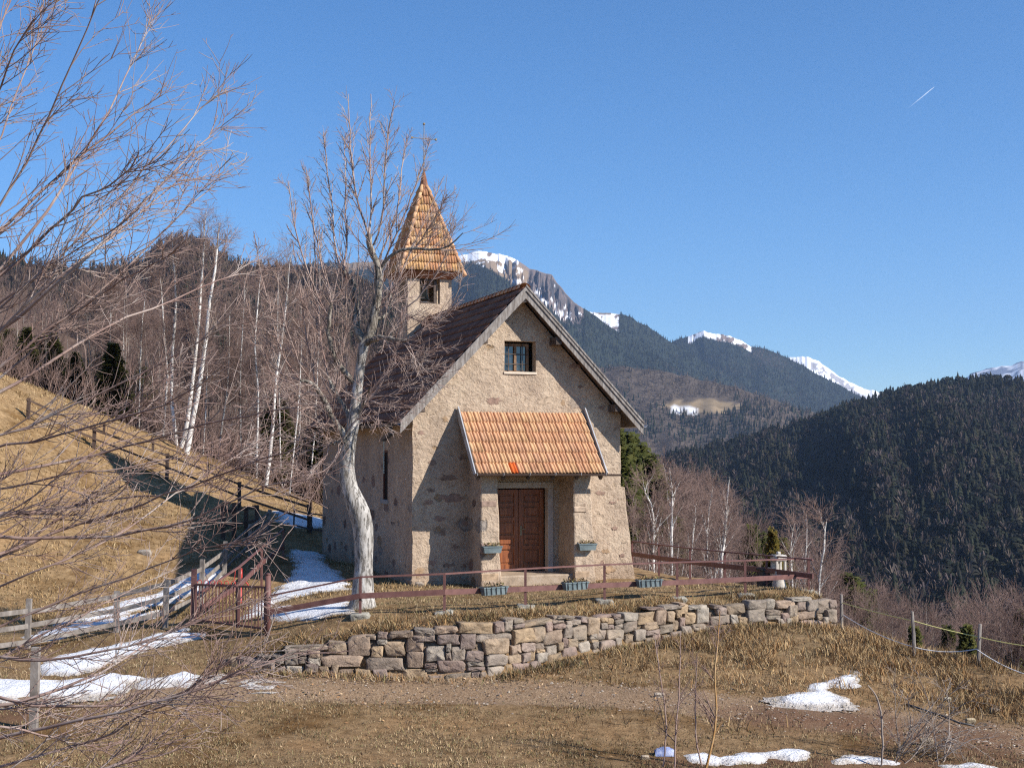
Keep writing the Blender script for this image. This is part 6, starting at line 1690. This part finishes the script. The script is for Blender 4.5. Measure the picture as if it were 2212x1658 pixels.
def snowline(A, T, V, mode):
    sx, sy = screen(V); n = fbm(sx * .035, sy * .05, 41, 5); f = fbm(sx * .10, sy * .13, 43, 4)
    white = np.array([.86, .87, .90]); rock = np.array([.20, .155, .135]); grass = np.array([.25, .185, .125]); forest = np.array([.028, .034, .024])
    C = np.broadcast_to(forest, V.shape).copy()
    crest = interp_px({'A': A_PTS, 'B': B_PTS, 'C': C_PTS, 'D': D_PTS}[mode], A); below = sy - crest
    if mode == 'A':
        top = (A > 930) & (A < 1260) & (below < 24 + 45 * np.clip((A - 1010) / 130, 0, 1) + 16 * (n - .5) - 60 * np.clip((A - 1215) / 60, 0, 1))
        C[top] = rock; C[top & (A < 1150) & (below > 8 - 8 * (n - .5))] = grass
        sn = top & (((below < 17 + 50 * (n - .55) - .22 * np.maximum(A - 1040, 0)) & (A < 1120)) | ((f > .60) & (n > .42) & (below > 14)))
        cl = (A > 1142) & (A < 1255) & (below < 52 + 40 * (n - .5)) & (below > 1); f2 = fbm(sx * .11, sy * .06, 47, 5)[..., None]
        C = np.where(cl[..., None], np.where(f2 > .54, np.array([.07, .066, .068]), np.where(f2 > .44, np.array([.165, .128, .115]), np.array([.115, .096, .09]))), C)
        C[sn & ~(cl & (f < .64))] = white
        m2 = (A < 860) & (A > 740) & (below < 12 + 10 * n); C[m2] = grass * 1.0
    if mode == 'B':
        m = (A > 1262) & (A < 1337 - 4 * (n - .5)) & (below < 34 + 0.2 * (A - 1290)); C[m] = white; C[m & (f > .58)] = rock
        C[m & (A < 1320) & (A > 1285) & (below < 3.0)] = grass
    if mode == 'C':
        m = (A > 1486) & (A < 1624) & (below < 15 + 12 * (n - .5) - .06 * np.maximum(A - 1570, 0)); C[m] = white; C[m & (f > .60)] = rock * 1.1
    if mode == 'D':
        C[:] = white; C[(f > .52 + .10 * (n - .5)) & (A < 1860) & (A > 1752 + 1.2 * (0)) & (below < 40 + 20 * n) & (below > 6)] = (.36, .35, .37)
        m = (A > 2090) & (f + .5 * n > .74 + .0 * A); C[m] = (.20, .23, .30)
    return C


def forestfloor(A, T, V):
    n = fbm(V[..., 0] * .012, V[..., 1] * .012, 51, 4)[..., None]
    return np.where(n > .52, np.array([.075, .055, .042]), np.array([.030, .034, .022]))


def colF(A, T, V):
    C = np.broadcast_to(np.array([.10, .078, .06]), V.shape).copy(); sx, sy = screen(V); n = fbm(sx * .05, sy * .08, 61, 4)
    m = (((sx - 1520) / 82) ** 2 + ((sy - 879) / 15) ** 2) < 1 + .8 * (n - .5)
    C[m] = (.27, .20, .12); C[m & (sx < 1505) & (sy > 878) & (n > .52)] = (.80, .81, .83)
    return C


RA.mesh('mountain', 'high forested mountain with a snowy rocky summit right of the tower spire', lambda a, t, v: snowline(a, t, v, 'A'), M_RSNOW)
RB.mesh('mountain', 'forested shoulder with a snow field on its edge behind the chapel gable', lambda a, t, v: snowline(a, t, v, 'B'), M_RSNOW)
RC.mesh('mountain', 'long forested ridge with a small white peak in the middle distance', lambda a, t, v: snowline(a, t, v, 'C'), M_RSNOW)
RD.mesh('mountain', 'farthest snow covered mountains above the valley', lambda a, t, v: snowline(a, t, v, 'D'), M_RSNOW)
RE.mesh('hill', 'broad dark conifer covered hill filling the right side', forestfloor, M_RANGE)
RF.mesh('hill', 'brown wooded valley slope with a small snowy meadow', colF, M_RANGE)
RH.mesh('hill', 'brown wooded hill with a rounded top behind the birches', forestfloor, M_RANGE)
v = MB(); n = 48; v.add([[9800 * math.cos(k * 2 * math.pi / n), 9800 * math.sin(k * 2 * math.pi / n), -215] for k in range(n)], [tuple(range(n))])
props(v.build('valley_floor', simple("valley_meadow", [(.05, .055, .03), (.10, .08, .05)], .004, .95, 0)), 'dark valley floor far below the chapel', 'valley', kind='structure')


# ------------------------------------------------------------------ far woods, one mass per slope
def spruce_tpl(rng, tiers, seg):
    V = []; Fs = []; b = 0
    for k in range(tiers):
        zt = 1.0 - (k / tiers) * .88 + .02; zb = zt - .95 / tiers * 1.9; r = .03 + .19 * ((k + 1) / tiers) ** .9
        V.append([0, 0, zt]); a0 = rng.uniform(0, 6)
        for i in range(2 * seg):
            a = a0 + math.pi * i / seg; q = r * (rng.uniform(.85, 1.2) if i % 2 == 0 else rng.uniform(.45, .65)); V.append([q * math.cos(a), q * math.sin(a), zb + (0 if i % 2 == 0 else .06)])
        for i in range(2 * seg): Fs.append((b, b + 1 + i, b + 1 + (i + 1) % (2 * seg)))
        b += 2 * seg + 1
    return np.array(V), np.array(Fs)


def bare_tpl(rng, n, spread=.24):
    V = []; Fs = []
    for k in range(n):
        z0 = rng.uniform(.08, .75); a = rng.uniform(0, 6.28); rr = spread * math.sin(math.pi * min(.98, (z0 * .8 + .25))) * rng.uniform(.5, 1.1); z1 = min(1.0, z0 + rng.uniform(.18, .34)); w = .018
        p = np.array([.03 * math.cos(a), .03 * math.sin(a), z0]); q = np.array([rr * math.cos(a), rr * math.sin(a), z1]); t = np.array([-math.sin(a), math.cos(a), rng.uniform(-.5, .5)]) * w
        b = len(V); V += [p - t, p + t, q + t * .4, q - t * 1.2]; Fs += [(b, b + 1, b + 2), (b, b + 2, b + 3)]
    b = len(V); V += [[-.018, 0, 0], [.018, 0, 0], [0, 0, 1.0], [0, -.018, 0], [0, .018, 0], [0, 0, .98]]; Fs += [(b, b + 1, b + 2), (b + 3, b + 4, b + 5)]
    return np.array(V), np.array(Fs)


def round_tpl(rng, n=70):
    V = []; Fs = []
    for k in range(n):
        d = rng.normal(size=3); d /= np.linalg.norm(d); r = rng.uniform(.75, 1.05); p = np.array([.30 * d[0] * r, .30 * d[1] * r, .58 + .40 * d[2] * r]); e = np.cross(d, rng.normal(size=3)); e /= np.linalg.norm(e); f = np.cross(d, e); s = rng.uniform(.06, .12)
        b = len(V); V += [p - e * s, p + f * s, p + e * s, p - f * s]; Fs += [(b, b + 1, b + 2), (b, b + 2, b + 3)]
    return np.array(V), np.array(Fs)


def mass(name, label, pos, hts, kind, cols, tpls, rng, fat=1.0):
    """kind: template index per tree"""
    Vs, Fs, Cs = [], [], []; nb = 0
    for k, (tv, tf) in enumerate(tpls):
        m = np.where(kind == k)[0]
        if not len(m): continue
        a = rng.uniform(0, 6.28, len(m)); wd = rng.uniform(.8, 1.25, len(m)) * fat
        x = (tv[None, :, 0] * np.cos(a)[:, None] - tv[None, :, 1] * np.sin(a)[:, None]) * (hts[m] * wd)[:, None]; y = (tv[None, :, 0] * np.sin(a)[:, None] + tv[None, :, 1] * np.cos(a)[:, None]) * (hts[m] * wd)[:, None]
        V = np.stack([x, y, tv[None, :, 2] * hts[m][:, None]], -1) + pos[m][:, None, :]
        Vs.append(V.reshape(-1, 3)); n = len(tv); Fs.append((tf[None] + (np.arange(len(m)) * n)[:, None, None] + nb).reshape(-1, 3)); nb += len(m) * n
        Cs.append(np.repeat(cols[m], n, 0))
    o = npmesh(name, np.concatenate(Vs), [np.concatenate(Fs)], M_FOREST, col=np.concatenate(Cs))
    return props(o, label, 'forest', kind='stuff')


rngF = np.random.default_rng(77)
TPL_C = [spruce_tpl(rngF, 6, 5) for _ in range(3)]; TPL_B = [bare_tpl(rngF, 34) for _ in range(3)]; TPL_R = [round_tpl(rngF) for _ in range(2)]
TPL_c = [spruce_tpl(rngF, 3, 4) for _ in range(2)]; TPL_b = [bare_tpl(rngF, 16, .26) for _ in range(2)]


def scatter(R, n, x0, x1, t0, t1, rng):
    px = rng.uniform(x0, x1, n); t = t0 + (t1 - t0) * rng.uniform(0, 1, n) ** .9
    return px, t, R.at(px, t)


def wood(name, label, R, n, x0, x1, t0, t1, hmin, hmax, bare_frac, seed, tc, tb, fscale=.02, cut=None, tr=None, nb_col=None, fat=1.0):
    rng = np.random.default_rng(seed); px, t, pos = scatter(R, n, x0, x1, t0, t1, rng)
    cl = fbm(pos[:, 0] * fscale, pos[:, 1] * fscale * .7, seed, 4) + rng.uniform(-.16, .16, n) * (2.4 if fat > 1.2 else 1)
    thr = np.quantile(cl, 1 - bare_frac(px, t).mean()) if callable(bare_frac) else np.quantile(cl, 1 - bare_frac)
    bare = cl > (thr if not callable(bare_frac) else np.quantile(cl, np.clip(1 - bare_frac(px, t), 0, 1)))
    tp = list(tc) + list(tb) + list(tr or [])
    kind = np.where(bare, len(tc) + rng.integers(len(tb), size=n), rng.integers(len(tc), size=n))
    if tr: r = (~bare) & (rng.random(n) < .5); kind = np.where(r, len(tc) + len(tb) + rng.integers(len(tr), size=n), kind)
    h = (hmin + (hmax - hmin) * rng.uniform(0, 1, n) ** 1.5) * np.where(bare, .92, 1)
    if tr: h = np.where(kind >= len(tc) + len(tb), h * .75, h)
    col = np.where(bare[:, None], (nb_col if nb_col is not None else BARE)[rng.integers(5, size=n)] * rng.uniform(.75, 1.2, (n, 1)), CONI[rng.integers(5, size=n)] * (np.array([.80, .62, .78]) if fat > 1.2 else np.array([.78, .68, .88])) * rng.uniform(.7, 1.35, (n, 1)))
    pos[:, 2] -= .6
    if cut is not None:
        k = ~cut(px, t, pos); pos, h, kind, col = pos[k], h[k], kind[k], col[k]
    cn = fbm(pos[:, 0] * fscale * 2.4, pos[:, 1] * fscale * 2.4, seed + 9, 4); col = col * (.45 + 1.1 * cn)[:, None]
    return mass(name, label, pos, h, kind, col, tp, rng, fat)


def cutA(px, t, pos):
    sx, sy = screen(pos); below = sy - interp_px(A_PTS, px); n = fbm(px * .035, sy * .05, 41, 5)
    return ((px > 930) & (px < 1260) & (below < 22 + 45 * np.clip((px - 1010) / 130, 0, 1) + 16 * (n - .5) - 60 * np.clip((px - 1215) / 60, 0, 1))) | ((px < 860) & (px > 740) & (below < 12))


def cutB(px, t, pos):
    sx, sy = screen(pos); return (px > 1264) & (px < 1335) & (sy - interp_px(B_PTS, px) < 34)


def cutC(px, t, pos):
    sx, sy = screen(pos); return (px > 1486) & (px < 1622) & (sy - interp_px(C_PTS, px) < 15)


def cutF(px, t, pos):
    sx, sy = screen(pos); return (((sx - 1520) / 82) ** 2 + ((sy - 876) / 16) ** 2) < 1


wood('distant_forest', 'dark spruce forest covering the mountain below the snowy rocky summit', RA, 30000, 560, 1800, .12, 1.0, 8, 17, lambda p, t: np.clip(.42 - .36 * t + .25 * (p < 800), .04, .6), 101, TPL_c, TPL_b, .004, cutA)
wood('distant_forest', 'spruce forest on the shoulder beside the snow field', RB, 6000, 1250, 1750, .35, 1.0, 9, 17, .12, 102, TPL_c, TPL_b, .004, cutB)
wood('distant_forest', 'blue hazy spruce forest on the long ridge below the small white peak', RC, 11000, 1420, 1960, .3, 1.0, 9, 18, .16, 103, TPL_c, TPL_b, .004, cutC)
wood('distant_forest', 'mixed brown and green wood on the valley slope round the snowy meadow', RF, 12000, 1200, 2000, .12, 1.0, 8, 15, lambda p, t: np.clip(.78 - .0 * t, 0, 1), 104, TPL_c, TPL_b, .006, cutF)
wood('hill_forest', 'dense dark spruce and larch forest on the right hill', RE, 26000, 1250, 2420, .03, 1.0, 4.5, 14, lambda p, t: np.clip(.34 - .12 * (t > .9) + .14 * np.exp(-((t - .55) / .16) ** 2) * (p > 1700), 0, 1), 105, TPL_C, TPL_B, .010, None, TPL_R, BARE * np.array([.55, .56, .62]), 1.5)
wood('hill_forest', 'brown leafless wood with some spruces on the hill behind the birches', RH, 19000, -260, 1330, .06, 1.0, 5, 10, lambda p, t: np.clip(.96 + .0 * t, 0, 1), 106, TPL_C, TPL_B, .02, None, None, BARE * np.array([.88, .82, .80]))

# ------------------------------------------------------------------ vapour trail, very high above the haze
cd = MB(); p0, p1 = P(1957, 238, 30000), P(2018, 188, 32000); q = np.linspace(0, 1, 14)[:, None]; rr = np.sin(np.linspace(.25, 2.9, 14)) * 11 + 3
cd.tube((p0 + (p1 - p0) * q) - p0, rr, 8)
t = NT("vapour_trail"); sx_ = t.N.new("ShaderNodeSeparateXYZ"); t.ln(t.tc.outputs['Generated'], sx_.inputs[0]); t.out((.95, .95, .95), 1, 0)
al = t.math('MULTIPLY', t.math('MULTIPLY', t.math('POWER', sx_.outputs[0], 1.3), .32), t.ramp(t.noise(.006, 4, .6).outputs[0], [(.3, (.6, .6, .6)), (.7, (1, 1, 1))]).outputs[0]); t.ln(al, t.b.inputs['Alpha'])
o = cd.build('vapour_trail', t.m, None, True); o.location = tuple(p0); props(o, 'short faint white vapour trail in the blue sky above the valley', 'vapour trail')

# ------------------------------------------------------------------ haze in the valley air
hz = MB().box((-9900, -300, -216), (9900, 9900, 1120)); t = NT("valley_haze"); t.N.remove(t.b); pv = t.N.new("ShaderNodeVolumePrincipled")
pv.inputs['Color'].default_value = (.50, .69, 1.0, 1); pv.inputs['Density'].default_value = 0.00006; pv.inputs['Anisotropy'].default_value = 0.2
t.ln(pv.outputs[0], t.N["Material Output"].inputs['Volume'])
o = hz.build('haze', t.m); props(o, 'thin blue haze in the valley air', 'haze', kind='stuff'); o.display_type = 'WIRE'
